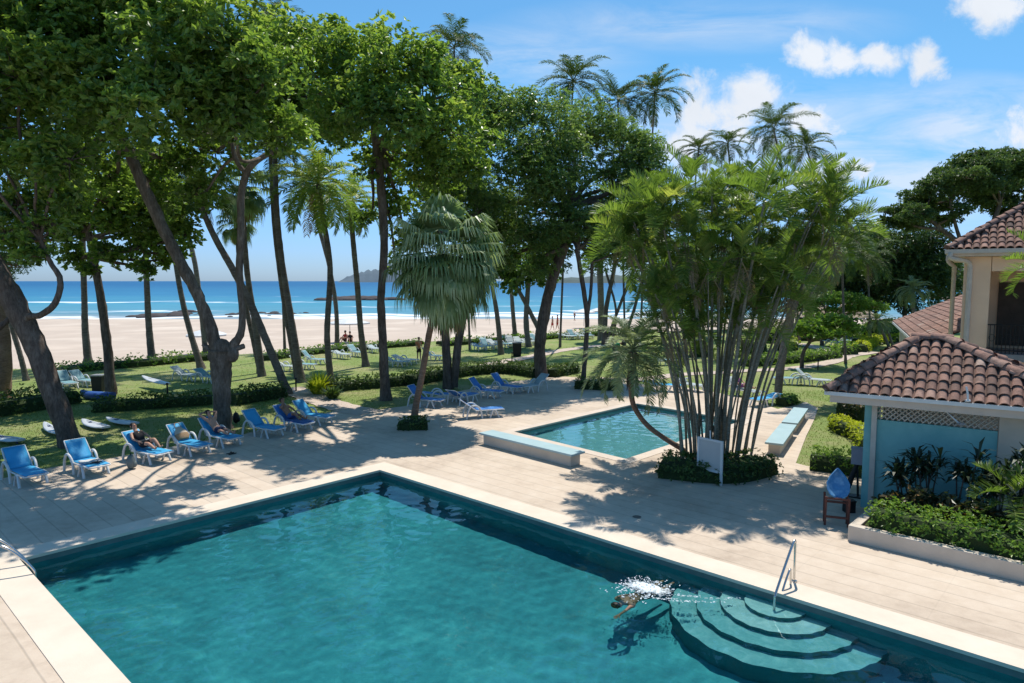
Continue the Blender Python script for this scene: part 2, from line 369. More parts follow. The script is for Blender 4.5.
# ---- lawn and beach share an edge; the sheet runs on to the horizon
def grow(poly, g):
    c = sum(poly)/len(poly); return [c+(p-c)*(1+g/np.linalg.norm(p-c)) for p in poly]
xs = np.concatenate([[-9000, -3000, -800, -300, -120], np.arange(-70, 70, 1.0), [80, 120, 200, 400, 900, 3000, 9000]])
ts = np.linspace(0, 1, 80)
mb = MB(); vv = np.array([[x, -30 + (ye(x)+30)*tt, -0.02 - 0.10*max(0, (tt-0.8)/0.2)**2 + 0.03*math.sin(x*0.7+tt*30)*(0 if tt < .45 else 1)*0.6] for tt in ts for x in xs])
nx = len(xs); p1, p2 = grow(pool, 1.5), grow(pool2, 1.3); ff = []
for j in range(len(ts)-1):
    for i in range(nx-1):
        q = (j*nx+i, j*nx+i+1, (j+1)*nx+i+1, (j+1)*nx+i)
        if any(inpoly(vv[k], pp) for k in q for pp in (p1, p2)): continue
        ff.append(q)
vv[:, 2] = np.minimum(vv[:, 2], -0.012)
mb.add(vv, ff, smooth=True); lawn = struct(mb.build('lawn', M['lawn']))
mb = MB(); tb = np.concatenate([np.linspace(0, 1, 30), [1.3, 2.0, 60]])
def beach_z(tt): return -0.12 - 0.5*min(tt/0.06, 1.0)*0.9 - 1.45*min(tt, 1.0) - 3.0*max(0, min(tt-1, 1.0))
vv = [[x, ye(x) + (SHORE-ye(x) if x < 200 else 200)*tt, beach_z(tt)] for tt in tb for x in xs]
mb.add(vv, [(j*nx+i, j*nx+i+1, (j+1)*nx+i+1, (j+1)*nx+i) for j in range(len(tb)-1) for i in range(nx-1)], smooth=True)
struct(mb.build('beach_sand', M['sand']))

# ---- sea with surf
def sea_material():
    m, t, o = nt('sea'); b = node(t, 'ShaderNodeBsdfPrincipled', i_Roughness=0.5); b.inputs['Specular IOR Level'].default_value = 0.08
    co = t.nodes.new('ShaderNodeTexCoord').outputs['Object']; s = t.nodes.new('ShaderNodeSeparateXYZ'); t.links.new(co, s.inputs[0])
    lg = math_(t, 'LOGARITHM', math_(t, 'DIVIDE', s.outputs[1], 140.0), 10.0)      # 0 at the shore, 1 at 1.4 km
    mp = t.nodes.new('ShaderNodeMapping'); mp.inputs['Scale'].default_value = (0.35, 1, 1); t.links.new(co, mp.inputs[0])
    n1 = noise(t, mp.outputs[0], 0.010, 6, 0.6); n2 = noise(t, mp.outputs[0], 0.12, 5, 0.65)
    k = math_(t, 'MULTIPLY_ADD', math_(t, 'SUBTRACT', n1, 0.5), 0.35, lg)
    r = ramp(t, [(0.0, (0.26,0.31,0.34)), (0.05, (0.12,0.26,0.33)), (0.2, (0.065,0.26,0.36)), (0.45, (0.035,0.18,0.32)), (1.0, (0.018,0.115,0.255))]); t.links.new(k, r.inputs[0])
    mpf = t.nodes.new('ShaderNodeMapping'); mpf.inputs['Scale'].default_value = (0.12, 0.02, 1); t.links.new(co, mpf.inputs[0]); wob = noise(t, mpf.outputs[0], 0.25, 3)
    brk = noise(t, mp.outputs[0], 0.045, 4, 0.7); fine = noise(t, mp.outputs[0], 0.5, 4, 0.8)
    yw = math_(t, 'MULTIPLY_ADD', math_(t, 'SUBTRACT', wob, 0.5), 60.0, s.outputs[1]); foam = None
    for c, wd, th in ((146, 6, 0.34), (158, 5, 0.45), (178, 6, 0.52), (208, 5, 0.57), (254, 9, 0.50), (340, 8, 0.60)):
        d = math_(t, 'SUBTRACT', 1.0, math_(t, 'DIVIDE', math_(t, 'ABSOLUTE', math_(t, 'SUBTRACT', yw, float(c))), float(wd)))
        g = math_(t, 'MULTIPLY', math_(t, 'MAXIMUM', d, 0.0), math_(t, 'MULTIPLY', math_(t, 'MAXIMUM', math_(t, 'SUBTRACT', brk, th), 0), 14.0))
        foam = g if foam is None else math_(t, 'MAXIMUM', foam, g)
    foam = math_(t, 'MINIMUM', math_(t, 'MULTIPLY', foam, math_(t, 'MULTIPLY_ADD', fine, 1.6, 0.3)), 0.9)
    col = mix(t, 1.0, r.outputs[0], math_(t, 'MULTIPLY_ADD', n2, 0.5, 0.75), 'MULTIPLY')
    t.links.new(mix(t, foam, col, (0.85,0.87,0.88)), b.inputs['Base Color'])
    bp = node(t, 'ShaderNodeBump', i_Strength=0.5, i_Distance=1.0); t.links.new(n2, bp.inputs['Height']); t.links.new(bp.outputs[0], b.inputs['Normal'])
    t.links.new(b.outputs[0], o.inputs[0]); return m
mb = MB(); mb.add([(-20000,125,-2),(20000,125,-2),(40000,34000,-2),(-40000,34000,-2)], [(0,1,2,3)]); struct(mb.build('sea_water', sea_material()))

# ---- headlands across the bay
M['hill'] = mat('hill_hazy', (0.115,0.155,0.19), (0.085,0.12,0.15), 0.006, 1.0)  # distance haze is painted into both hill colours
M['hill_near'] = mat('hill_wooded_hazy', (0.10,0.13,0.125), (0.07,0.095,0.09), 0.012, 1.0)
def hills(u0, u1, d, prof, m, name='headland'):
    mb = MB(); us = np.linspace(u0, u1, 60); rows = []
    for k, (dd, hh) in enumerate(((0, 0), (0.02, 0.5), (0.05, 0.85), (0.09, 1.0), (0.16, 0.8), (0.3, 0))):
        for u in us:
            h = np.interp(u, [a for a, b in prof], [b for a, b in prof]) * (1 + 0.10*math.sin(u*0.9+k) + 0.06*math.sin(u*2.3))
            D = d*(1+dd); rows.append([(u-512)/F*D, D, -2.5 + max(h, 0)/F*d*hh])
    n = len(us); mb.add(rows, [(k*n+i, k*n+i+1, (k+1)*n+i+1, (k+1)*n+i) for k in range(5) for i in range(n-1)], smooth=True)
    return struct(mb.build(name, m))
hills(338, 480, 4200, [(338, 0), (346, 5), (358, 10), (372, 13), (385, 17), (398, 21), (420, 23), (450, 15), (480, 0)], M['hill'])
hills(540, 1150, 2600, [(540, 0), (560, 5), (600, 8), (640, 9), (680, 13), (740, 17), (900, 24), (1000, 22), (1150, 18)], M['hill_near'])

# ---- deck, pools
deck = struct(sheet(deck_poly, [pool, pool2], 0.0, 'pool_deck', M['deck']))
def ring(poly, wd, z0, z1, over, drop, name, m, mside):
    c = sum(poly)/len(poly); n = len(poly); mb = MB()
    out = []; inn = []
    for i in range(n):
        p = poly[i]; a = poly[i-1]-p; b = poly[(i+1) % n]-p; a /= np.linalg.norm(a); b /= np.linalg.norm(b)
        inn.append(p + (a+b)*over); out.append(p - (a+b)*wd)
    for i in range(n):
        j = (i+1) % n; zt, zb, zd = V(0,0,z1), V(0,0,z0), V(0,0,drop)
        mb.add([out[i]+zt, out[j]+zt, inn[j]+zt, inn[i]+zt], [(0,1,2,3)])
        mb.add([out[i]+zb, out[j]+zb, out[j]+zt, out[i]+zt], [(0,1,2,3)])
        mb.add([inn[i]+zt, inn[j]+zt, inn[j]+zd, inn[i]+zd], [(0,1,2,3)])
        mb.add([inn[i]+zd, inn[j]+zd, poly[j]+zd, poly[i]+zd], [(0,1,2,3)])
    return struct(mb.build(name, [m, mside]))
ring(pool, 0.62, -0.005, 0.014, 0.03, -0.05, 'pool_coping', M['coping'], M['tile_band'])
ring(pool2, 0.38, -0.005, 0.012, 0.03, -0.05, 'pool_coping', M['coping2'], M['tile_band'])
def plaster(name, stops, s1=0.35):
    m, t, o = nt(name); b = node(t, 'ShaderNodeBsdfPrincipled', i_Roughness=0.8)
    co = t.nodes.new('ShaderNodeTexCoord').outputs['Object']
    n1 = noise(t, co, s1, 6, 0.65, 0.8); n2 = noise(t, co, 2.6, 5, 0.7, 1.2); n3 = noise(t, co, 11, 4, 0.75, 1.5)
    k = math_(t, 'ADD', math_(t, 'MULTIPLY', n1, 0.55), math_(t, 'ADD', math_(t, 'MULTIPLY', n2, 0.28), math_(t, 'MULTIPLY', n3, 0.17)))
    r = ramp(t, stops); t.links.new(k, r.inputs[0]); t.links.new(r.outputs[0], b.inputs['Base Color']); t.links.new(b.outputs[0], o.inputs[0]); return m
M['plaster'] = plaster('pool_plaster', [(0.36,(0.008,0.145,0.175)), (0.5,(0.018,0.235,0.265)), (0.64,(0.05,0.34,0.36))])  # mottled tones stand in for light broken up by the water
M['plaster2'] = plaster('small_pool_plaster', [(0.34,(0.08,0.29,0.33)), (0.5,(0.13,0.37,0.40)), (0.66,(0.19,0.44,0.46))], 0.6)
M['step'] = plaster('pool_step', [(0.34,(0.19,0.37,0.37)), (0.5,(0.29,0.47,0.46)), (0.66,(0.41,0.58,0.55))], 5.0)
M['step2'] = plaster('pool_step_deep', [(0.34,(0.07,0.27,0.29)), (0.5,(0.13,0.36,0.37)), (0.66,(0.23,0.46,0.46))], 5.0)  # teal depth tint of the water painted into the lower treads
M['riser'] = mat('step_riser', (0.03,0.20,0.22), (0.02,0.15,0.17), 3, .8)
def basin(poly, depth, name, m, band=0.17):
    mb = MB(); n = len(poly)
    for i in range(n):
        j = (i+1) % n
        mb.add([poly[i]+V(0,0,-0.006), poly[j]+V(0,0,-0.006), poly[j]-V(0,0,band), poly[i]-V(0,0,band)], [(0,1,2,3)], 1)
        mb.add([poly[i]-V(0,0,band), poly[j]-V(0,0,band), poly[j]-V(0,0,depth), poly[i]-V(0,0,depth)], [(0,1,2,3)], 0)
    mb.add([p-V(0,0,depth) for p in poly], [tuple(range(n))], 0)
    return struct(mb.build(name, [m, M['tile_band']]))
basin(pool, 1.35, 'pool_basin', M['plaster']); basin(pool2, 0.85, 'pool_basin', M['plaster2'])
def water_material(name, tint, rough=0.0):
    m, t, o = nt(name); g = t.nodes.new('ShaderNodeBsdfGlass'); g.inputs['IOR'].default_value = 1.33; g.inputs['Roughness'].default_value = rough; g.inputs[0].default_value = rgba(tint)
    t.links.new(g.outputs[0], o.inputs[0]); return m
WZ = -0.17
WAVES = [(rng.uniform(0, 6.28), 2*math.pi/(l*rng.uniform(.85, 1.18)), amp*l, rng.uniform(0, 6.28)) for l, amp in ((1.9,.0008),(1.3,.0010),(.95,.0012),(.7,.0014),(.6,.0015),(.52,.0015),(.45,.0015),(.40,.0015),(.36,.0015),(.32,.0014),(.28,.0014),(.25,.0013),(.22,.0012))]
def ripple(x, y):
    h = 0*x
    for a, k, am, ph in WAVES: h = h + am*np.sin(k*(x*math.cos(a)+y*math.sin(a))+ph+1.6*np.sin(x*.9+y*.7+ph)+1.2*np.sin(x*1.9-y*2.3+2*ph))
    return h
def water(poly, z, m, chop=None, step=.06):
    """a rippled sheet; the sun is refracted through it on to the plaster below"""
    p0, p1, p3 = poly[0], poly[1], poly[3]
    La, Lb = np.linalg.norm(p1-p0), np.linalg.norm(p3-p0); na, nb_ = int(La/step), int(Lb/step)
    S, T = np.meshgrid(np.linspace(0, 1, na+1), np.linspace(0, 1, nb_+1), indexing='ij'); pts = (p0+(p1-p0)*S[..., None]+(p3-p0)*T[..., None]).reshape(-1, 3)
    h = ripple(pts[:, 0], pts[:, 1])
    if chop is not None:
        d = np.hypot(pts[:, 0]-chop[0], pts[:, 1]-chop[1]); h += .008*np.sin(d*8.0)*np.exp(-d*.8)*np.minimum(1, d*3)
    pts[:, 2] = z+h; i, j = np.meshgrid(np.arange(na), np.arange(nb_), indexing='ij'); b = (i*(nb_+1)+j).ravel()
    mb = MB(); mb.add(pts, np.stack([b, b+nb_+1, b+nb_+2, b+1], 1), 0, None, True); o = mb.build('pool_water', m)
    if o.data.polygons[0].normal.z < 0: o.data.flip_normals()
    o.cycles.is_caustics_caster = True; return struct(o)
water(pool, WZ, water_material('main_pool_water', (0.80,0.97,0.98)), P(632, 596, WZ))
water(pool2, -0.12, water_material('small_pool_water', (0.88,0.97,0.97)))
# half-round steps down from the near long side
sc_ = C0 + A*12.25
mb = MB()
nrm = B; ang = np.linspace(0, math.pi, 40)
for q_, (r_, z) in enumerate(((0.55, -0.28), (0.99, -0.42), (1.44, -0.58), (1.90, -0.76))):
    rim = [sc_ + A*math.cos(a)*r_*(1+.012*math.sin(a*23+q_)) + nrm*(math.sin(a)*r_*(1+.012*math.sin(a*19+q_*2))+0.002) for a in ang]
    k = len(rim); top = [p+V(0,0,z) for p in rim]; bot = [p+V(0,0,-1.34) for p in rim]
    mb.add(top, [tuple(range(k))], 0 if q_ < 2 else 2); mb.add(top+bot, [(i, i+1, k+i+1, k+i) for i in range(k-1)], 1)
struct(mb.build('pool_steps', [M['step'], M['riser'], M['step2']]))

# ---- paths through the lawn
def ribbon(pts, wd, z, name, m):
    pts = spline(pts, 8); mb = MB(); L = []
    for i, p in enumerate(pts):
        tg = pts[min(i+1, len(pts)-1)]-pts[max(i-1, 0)]; tg = tg/np.linalg.norm(tg); nn = V(-tg[1], tg[0], 0)
        wv = wd*(1+0.06*math.sin(i*1.7)); L += [p-nn*wv/2+V(0,0,z), p+nn*wv/2+V(0,0,z)]
    mb.add(L, [(2*i, 2*i+1, 2*i+3, 2*i+2) for i in range(len(pts)-1)]); return struct(mb.build(name, m))
ribbon([P(600,379), P(640,379.5), P(675,375), P(710,373), P(740,371), P(780,369), P(812,366), P(838,360), P(848,356), P(875,352)], 1.15, 0.012, 'garden_path', M['path'])
ribbon([P(844,357), P(835,352), P(800,344), P(760,341)], 1.6, 0.016, 'garden_path', M['path'])
ribbon([P(470,371), P(496,363), P(530,357), P(552,352), P(575,348.5), P(605,345)], 1.3, 0.012, 'garden_path', M['path'])
ribbon([P(370,413), P(345,408), P(322,401), P(303,394), P(288,388)], 1.5, 0.012, 'garden_path', M['path'])
# grass blades: nobody could count them
gp = deck_poly
def tufts(n, box, size):
    x = rng.uniform(box[0], box[1], n); y = rng.uniform(box[2], box[3], n); keep = [i for i in range(n) if not inpoly((x[i], y[i]), gp) and y[i] < ye(x[i])]
    x, y = x[keep], y[keep]; k = len(x); a = rng.uniform(0, 2*math.pi, k); h = size*rng.uniform(0.5, 1.3, k)
    dx, dy = np.cos(a)*0.016, np.sin(a)*0.016; lx, ly = rng.normal(0, .5, k)*h, rng.normal(0, .5, k)*h
    b = np.stack([np.stack([x-dx, y-dy, np.full(k, -0.02)], 1), np.stack([x+dx, y+dy, np.full(k, -0.02)], 1), np.stack([x+lx, y+ly, h], 1)], 1)
    return b.reshape(-1, 3), np.arange(3*k).reshape(k, 3), rng.uniform(0, 1, k)
mb = MB(); v_, f_, r_ = tufts(60000, (-28, 18, 17, 36), 0.032); mb.add(v_, f_, 0, r_)
v_, f_, r_ = tufts(20000, (-40, 25, 34, 60), 0.035); mb.add(v_, f_, 0, r_)
gr = mb.build('grass', M['grassblade']); gr['kind'] = 'stuff'; gr['label'] = 'short sunlit grass of the lawn between pool deck and beach'; gr['category'] = 'grass'
# ------------------------------------------------------------ foliage builders
def unit(a): return a/(np.linalg.norm(a, axis=-1, keepdims=True)+1e-9)
def sphere_pts(n, up=0.25):
    v = unit(rng.normal(size=(n, 3))); v[:, 2] += up*np.abs(rng.normal(size=n)); return unit(v)
def leaves(mb, base, d, nrm, L, W, rnd, mi=0, fold=0.25):
    """one diamond leaf per row: base point, direction, normal, length, width"""
    side = unit(np.cross(d, nrm)); nn = np.cross(side, d); L = L[:, None]; W = W[:, None]
    mid = base + d*L*0.55
    q = np.stack([base, mid + side*W/2 + nn*W*fold, base + d*L, mid - side*W/2 + nn*W*fold], 1)
    mb.quads(q, mi, rnd)
def rosettes(mb, c, ax, k, L, asp, base_rnd, mi=0, spread=(0.15, 0.75), droop=0.0):
    n = len(c); C = np.repeat(c, k, 0); Ax = np.repeat(ax, k, 0); br = np.repeat(base_rnd, k)
    t1 = unit(np.cross(Ax, rng.normal(size=Ax.shape))); e = rng.uniform(*spread, n*k)[:, None]
    d = unit(t1*np.cos(e) + Ax*np.sin(e)); d[:, 2] -= droop*rng.uniform(0, 1, n*k); d = unit(d)
    l = L*rng.uniform(0.45, 1.35, n*k)
    nm = unit(Ax + 0.5*rng.normal(size=Ax.shape))
    leaves(mb, C, d, nm, l, l*asp*rng.uniform(0.85, 1.15, n*k), np.clip(br + rng.normal(0, .16, n*k), 0, 1), mi)
def crown(clumps, L, asp, dens, k=7, droop=0.15, sub=9, twigs=None, flat=1.0, fill=1.0):
    """clumps: (center, r). Each clump is broken into sub-clumps so that the outline is uneven and sky shows between"""
    mb = MB(); zt = max(c[2]+r for c, r in clumps); zb = min(c[2]-r for c, r in clumps)
    for c, r in clumps:
        ns = max(5, int(sub*1.7*rng.uniform(0.8, 1.25)))
        sd = sphere_pts(ns, 0.35); sc = c + sd*(r*rng.uniform(0.25, 0.98, ns)**0.8)[:, None]*V(1, 1, 0.85*flat)
        for s in sc:
            sr = r*rng.uniform(0.34, 0.58); n = max(5, int(1.5*dens*(sr/L)**2*rng.uniform(0.75, 1.25)))
            dd = sphere_pts(n, 0.1); rr = sr*(0.35+0.65*rng.uniform(0, 1, n)**0.6)
            pt = s + dd*rr[:, None]*V(1, 1, 0.7*flat)
            ax = unit(dd*0.7 + V(0, 0, 0.8) + 0.35*rng.normal(size=(n, 3)))
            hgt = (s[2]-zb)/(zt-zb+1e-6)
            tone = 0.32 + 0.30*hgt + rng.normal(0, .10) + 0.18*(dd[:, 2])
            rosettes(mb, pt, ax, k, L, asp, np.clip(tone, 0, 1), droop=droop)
            if twigs is not None: twigs.append((c, s, 0.012+0.012*r))
    return mb
def px_clumps(spec, d):
    return [(PD(c[0], c[1], d+(c[3] if len(c) > 3 else 0)), c[2]/F*d) for c in spec]
def px_path(pts, d):
    out = []; rad = []
    for p in pts:
        dd = d + (p[3] if len(p) > 3 else 0); out.append(PD(p[0], p[1], dd)); rad.append(max(p[2], 0.6)*.78/2/F*dd)
    return out, rad
def smooth_path(pts, rad, n=5):
    sp_ = spline(pts, n); rr = np.interp(np.linspace(0, len(pts)-1, len(sp_)), range(len(pts)), rad); return sp_, list(rr)
def trunk_mesh(mb, pts, rad, n=10, wob=0.06, flare=1.45):
    p, r = smooth_path(pts, rad, 6); r[0] *= flare; r[1] *= 1+(flare-1)*.45
    p[0] = p[0]-V(0, 0, 0.1); mb.tube(p, r, n, wob=wob)
    return p, r
def limb(mb, a, b, r0, r1, n=6, sag=0.12):
    L = np.linalg.norm(b-a); m1 = a+(b-a)*0.35+rng.normal(0, sag*L*0.35, 3); m2 = a+(b-a)*0.7+rng.normal(0, sag*L*0.35, 3)
    p, r = smooth_path([a, m1, m2, b], [r0, (r0*2+r1)/3, (r0+2*r1)/3, r1], 4); mb.tube(p, r, n, wob=0.05, cap=False)
def broadleaf(label, base_uv, trunks, clumps, leafm, L=0.24, asp=0.5, dens=2.2, k=7, bark='bark', group=None, d=None, droop=0.15, sub=9, cat='tree', kind='almond_tree', flat=1.0, nlimb=2, z0=0.0):
    b0 = P(base_uv[0], base_uv[1], z0) if d is None else PD(base_uv[0], base_uv[1], d); D = b0[1]
    root = empty(kind, b0); tag(root, label, cat, group)
    cl = px_clumps(clumps, D); tw = []
    cm = crown(cl, L, asp, dens, k, droop, sub, tw, flat)
    tm = MB(); ends = []
    for tr in trunks:
        pts, rad = px_path(tr, D); p, r = trunk_mesh(tm, pts, rad, flare=1.22 if tr is trunks[0] else 1.0)
        ends += [(p[i], r[i]) for i in (len(p)-1, len(p)-3, max(len(p)-6, 0))]
    if 'knobbly' in label:
        for u_, v_, r_ in ((222,352,11),(213,356,6),(232,354,7),(219,364,8)): q0 = PD(u_, v_, D-.05); tm.ball(q0, np.array([1, .8, 1.25])*r_/F*D, 10, 7)
    for c, rr in cl:
        q = min(ends, key=lambda e: np.linalg.norm(e[0]-c)); limb(tm, q[0], c, max(q[1]*0.7, 0.05), 0.03+0.012*rr)
    for c, s, rr in tw: limb(tm, c, s, rr, 0.01, 4)
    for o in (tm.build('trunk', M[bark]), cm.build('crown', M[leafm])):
        o.parent = root; o.matrix_parent_inverse = Matrix.Translation(-Vector(b0))
    return root

# ---- palms
def frond(mb, org, az, el, L, droop, nl, ll, lw, rnd, mi=0, vee=0.5, leaf_droop=0.5, stem=0.02, twist=0.0, bare=0.18):
    """a feather leaf: curved midrib with a row of leaflets on each side"""
    m = 12; p = np.array(org, float); e = el; pts = [p.copy()]; h = V(math.cos(az), math.sin(az), 0)
    for i in range(m):
        dirv = h*math.cos(e)+V(0, 0, math.sin(e)); p = p+dirv*L/m; pts.append(p.copy()); e -= droop/m*(0.5+1.2*i/m)
    pts = np.array(pts); mb.tube(pts[::2], list(np.linspace(stem, stem*0.3, len(pts[::2]))), 4, mi, min(1, rnd+.25), cap=False)
    s = np.linspace(bare, 0.985, nl); ii = s*m; i0 = np.minimum(ii.astype(int), m-1); fr = (ii-i0)[:, None]
    c = pts[i0]*(1-fr)+pts[i0+1]*fr; tg = unit(pts[i0+1]-pts[i0]); side = np.cross(tg, V(0, 0, 1)); side = unit(side + 1e-6); up = np.cross(side, tg)
    for sg in (-1, 1):
        prof = ll*(0.45+0.55*np.sin(np.pi*np.clip((s-bare)/(1-bare)*0.85+0.15, 0, 1)))*rng.uniform(0.85, 1.1, nl)
        d1 = unit(side*sg + tg*(0.45+0.5*s[:, None]) + up*vee + 0.10*rng.normal(size=(nl, 3)))
        a = c; b = c+d1*(prof*0.5)[:, None]; d2 = d1.copy(); d2[:, 2] -= leaf_droop*rng.uniform(0.7, 1.5, nl); d2 = unit(d2); e_ = b+d2*(prof*0.5)[:, None]
        wv = unit(np.cross(d1, up + 0.3*rng.normal(size=up.shape)))*lw/2
        r_ = np.clip(rnd+rng.normal(0, .10, nl), 0, 1)
        mb.quads(np.stack([a-wv*.6, a+wv*.6, b+wv, b-wv], 1), mi, r_); mb.quads(np.stack([b-wv, b+wv, e_+wv*.12, e_-wv*.12], 1), mi, r_)
def feather_crown(nf, L, droop, nl, ll, lw, el=(-0.5, 1.35), vee=0.4, ldroop=0.6, mi=0, tone=0.45, dead=0):
    mb = MB()
    for i in range(nf):
        f = (i+0.5)/nf; e = el[1]+(el[0]-el[1])*f**0.9+rng.normal(0, .1); a = i*2.39996+rng.normal(0, .2)
        frond(mb, V(0, 0, 0.15*(1-f)), a, e, L*rng.uniform(0.82, 1.1)*(0.75 if f < .15 else 1), droop*rng.uniform(0.7, 1.3), nl, ll, lw, np.clip(tone+rng.normal(0, .13)+(0.1 if f < .3 else 0), 0, 1), mi, vee, ldroop, stem=0.028 if L > 2.5 else 0.014)
    for i in range(dead):
        frond(mb, V(0, 0, -0.1), rng.uniform(0, 6.28), -0.9, L*0.8, 0.7, nl//2, ll*.8, lw*.8, rng.uniform(.2, .9), 1, 0.0, 1.2)
    return mb
def fan_leaf(mb, org, az, el, pl, seg, nseg, rnd, mi=0, weep=1.0, w=0.045, droop=0.5):
    h = V(math.cos(az), math.sin(az), 0); p = np.array(org, float); pts = [p]; e = el
    for i in range(5): p = p+(h*math.cos(e)+V(0, 0, math.sin(e)))*pl/5; pts.append(p); e -= droop/5
    mb.tube(pts, [0.018, 0.016, 0.014, 0.012, 0.01, 0.01], 4, mi, min(1, rnd+.2), cap=False)
    fwd = h*math.cos(e)+V(0, 0, math.sin(e)); side = np.cross(fwd, V(0, 0, 1)); side /= np.linalg.norm(side); up = np.cross(side, fwd)
    a = np.linspace(-1, 1, nseg)*rng.uniform(1.5, 2.1) + rng.normal(0, .03, nseg); weep = weep*rng.uniform(.7, 1.35)
    d1 = unit(np.outer(np.cos(a), fwd)+np.outer(np.sin(a), side)+up*0.12); ln = seg*(0.72+0.28*np.cos(a*.6))*rng.uniform(0.9, 1.1, nseg)
    b0 = np.repeat(p[None], nseg, 0); b = b0+d1*(ln*.5)[:, None]
    d2 = d1.copy(); d2[:, 2] -= 0.55*weep*rng.uniform(.7, 1.2, nseg); d2 = unit(d2); c = b+d2*(ln*.27)[:, None]
    d3 = d2*0.45; d3[:, 2] -= 1.25*weep*rng.uniform(.8, 1.2, nseg); d3 = unit(d3); e_ = c+d3*(ln*.38)[:, None]
    wv = unit(np.cross(d1, up+0.15*rng.normal(size=(nseg, 3)))); r_ = np.clip(rnd+rng.normal(0, .07, nseg), 0, 1)
    for (q0, q1, w0, w1, dr) in ((b0, b, w*.25, w*1.15, 0), (b, c, w*1.15, w*.7, .04), (c, e_, w*.7, w*.12, .12)):
        mb.quads(np.stack([q0-wv*w0, q0+wv*w0, q1+wv*w1, q1-wv*w1], 1), mi, np.clip(r_+dr, 0, 1))
def fan_crown(nf, pl, seg, nseg, weep=1.0, el=(-1.15, 1.4), dry=0, w=0.045):
    mb = MB()
    for i in range(nf):
        f = (i+.5)/nf; e = el[1]+(el[0]-el[1])*f+rng.normal(0, .12)
        fan_leaf(mb, V(0, 0, .25*(1-f)), i*2.39996+rng.normal(0, .25), e, pl*rng.uniform(.8, 1.15), seg*rng.uniform(.75, 1.2), nseg, np.clip(.5+rng.normal(0, .2)-.15*f, 0, 1), 0, weep, w, droop=0.5+0.5*f)
    for i in range(dry): fan_leaf(mb, V(0, 0, -.2), rng.uniform(0, 6.28), -1.25, pl*.6, seg*.8, nseg//2, rng.uniform(.2, .9), 1, 1.0, w)
    return mb
CR = {}
CR['green'] = feather_crown(26, 3.9, 1.35, 46, 0.9, 0.07, el=(-.7, 1.4), dead=2, tone=.5).mesh('crown', [M['areca'], M['dry']])
for i in range(4): CR['coco', i] = feather_crown(24, 3.9, 1.5, 40, 0.85, 0.06, dead=2, tone=.42).mesh('crown', [M['coconut'], M['dry']])
for i in range(2): CR['fan', i] = fan_crown(30, 1.0, 0.95, 26, 0.9, dry=10).mesh('crown', [M['fanpalm'], M['dry']])
def trunk_rings(mb, pts, rad, flare=1.35, n=9):
    p, r = smooth_path(pts, rad, 8); r = [x*(1+0.05*(i % 2)) for i, x in enumerate(r)]; r[0] *= flare; r[1] *= 1+.4*(flare-1)
    p[0] = p[0]-V(0, 0, .1); mb.tube(p, r, n, wob=.02); return p
def palm(label, trunk_px, d=None, crown_mesh=None, scale=1.0, bark='bark_palm', group=None, kind='coconut_palm', rz=None, nuts=False, z0=0.0, base=None):
    """trunk_px: (u, v, width px[, depth offset]) from the ground up; the crown sits on the top end"""
    b0 = P(trunk_px[0][0], trunk_px[0][1], z0) if d is None else PD(trunk_px[0][0], trunk_px[0][1], d)
    if d is not None: b0[2] = min(b0[2], 0)
    D = b0[1]; pts, rad = px_path(trunk_px, D); pts[0] = b0
    root = empty(kind, b0); tag(root, label, 'palm tree', group)
    mb = MB(); p = trunk_rings(mb, [q-b0 for q in pts], rad); mb.build('trunk', M[bark], root)
    o = bpy.data.objects.new('crown', crown_mesh); COL.objects.link(o); o.parent = root; o.location = p[-1]
    o.rotation_euler = (rng.normal(0, .08), rng.normal(0, .08), rng.uniform(0, 6.28) if rz is None else rz); o.scale = (scale,)*3
    if nuts:
        for k in range(8): nb = MB(); a = k*.785; nb.ball(p[-1]+V(math.cos(a)*.28, math.sin(a)*.28, -.25-rng.uniform(0, .25)), (.11, .11, .14), 8, 6, 0, rng.uniform(0, 1)); nb.build('coconut', M['areca'], root)
    return root

# ------------------------------------------------------------ the trees, left to right
broadleaf('broad thick dark trunk leaning left at far left with a curling side branch', (72, 446),
    [[(72,446,25),(52,392,25),(32,340,26),(12,300,28),(-6,268,26),(-40,215,24,1),(-60,150,20,1)], [(27,316,8,-.4),(40,315,8,-.8),(55,303,8,-1),(60,280,7,-1),(50,262,6,-1),(40,240,5,-1)], [(10,318,7,.3),(-6,330,7,0),(-22,322,6,0)]],
    [(-70,90,70,-3),(-30,40,60,-2),(-20,130,50,-2),(20,80,48,-2),(-90,170,50),(42,226,22,-1),(28,255,18,-1),(60,205,24,-1),(18,205,24,-1),(35,165,30,-2),(5,235,22,-1),(70,160,28,-2)], 'almond', 0.23, .55, 1.7, bark='bark_dark', kind='almond_tree')
broadleaf('reddish brown trunk cut by the left edge of the photo with fine pale foliage', (-4, 398),
    [[(-4,398,30),(2,350,22),(-6,300,18),(-14,240,16)]], [(-8,215,34),(26,222,26,1),(40,250,20,2),(12,265,20),(-30,260,30),(18,185,30,1),(62,240,18,2)], 'feathery', 0.11, .32, .75, k=9, bark='bark_pink', kind='feathery_tree', droop=.4)
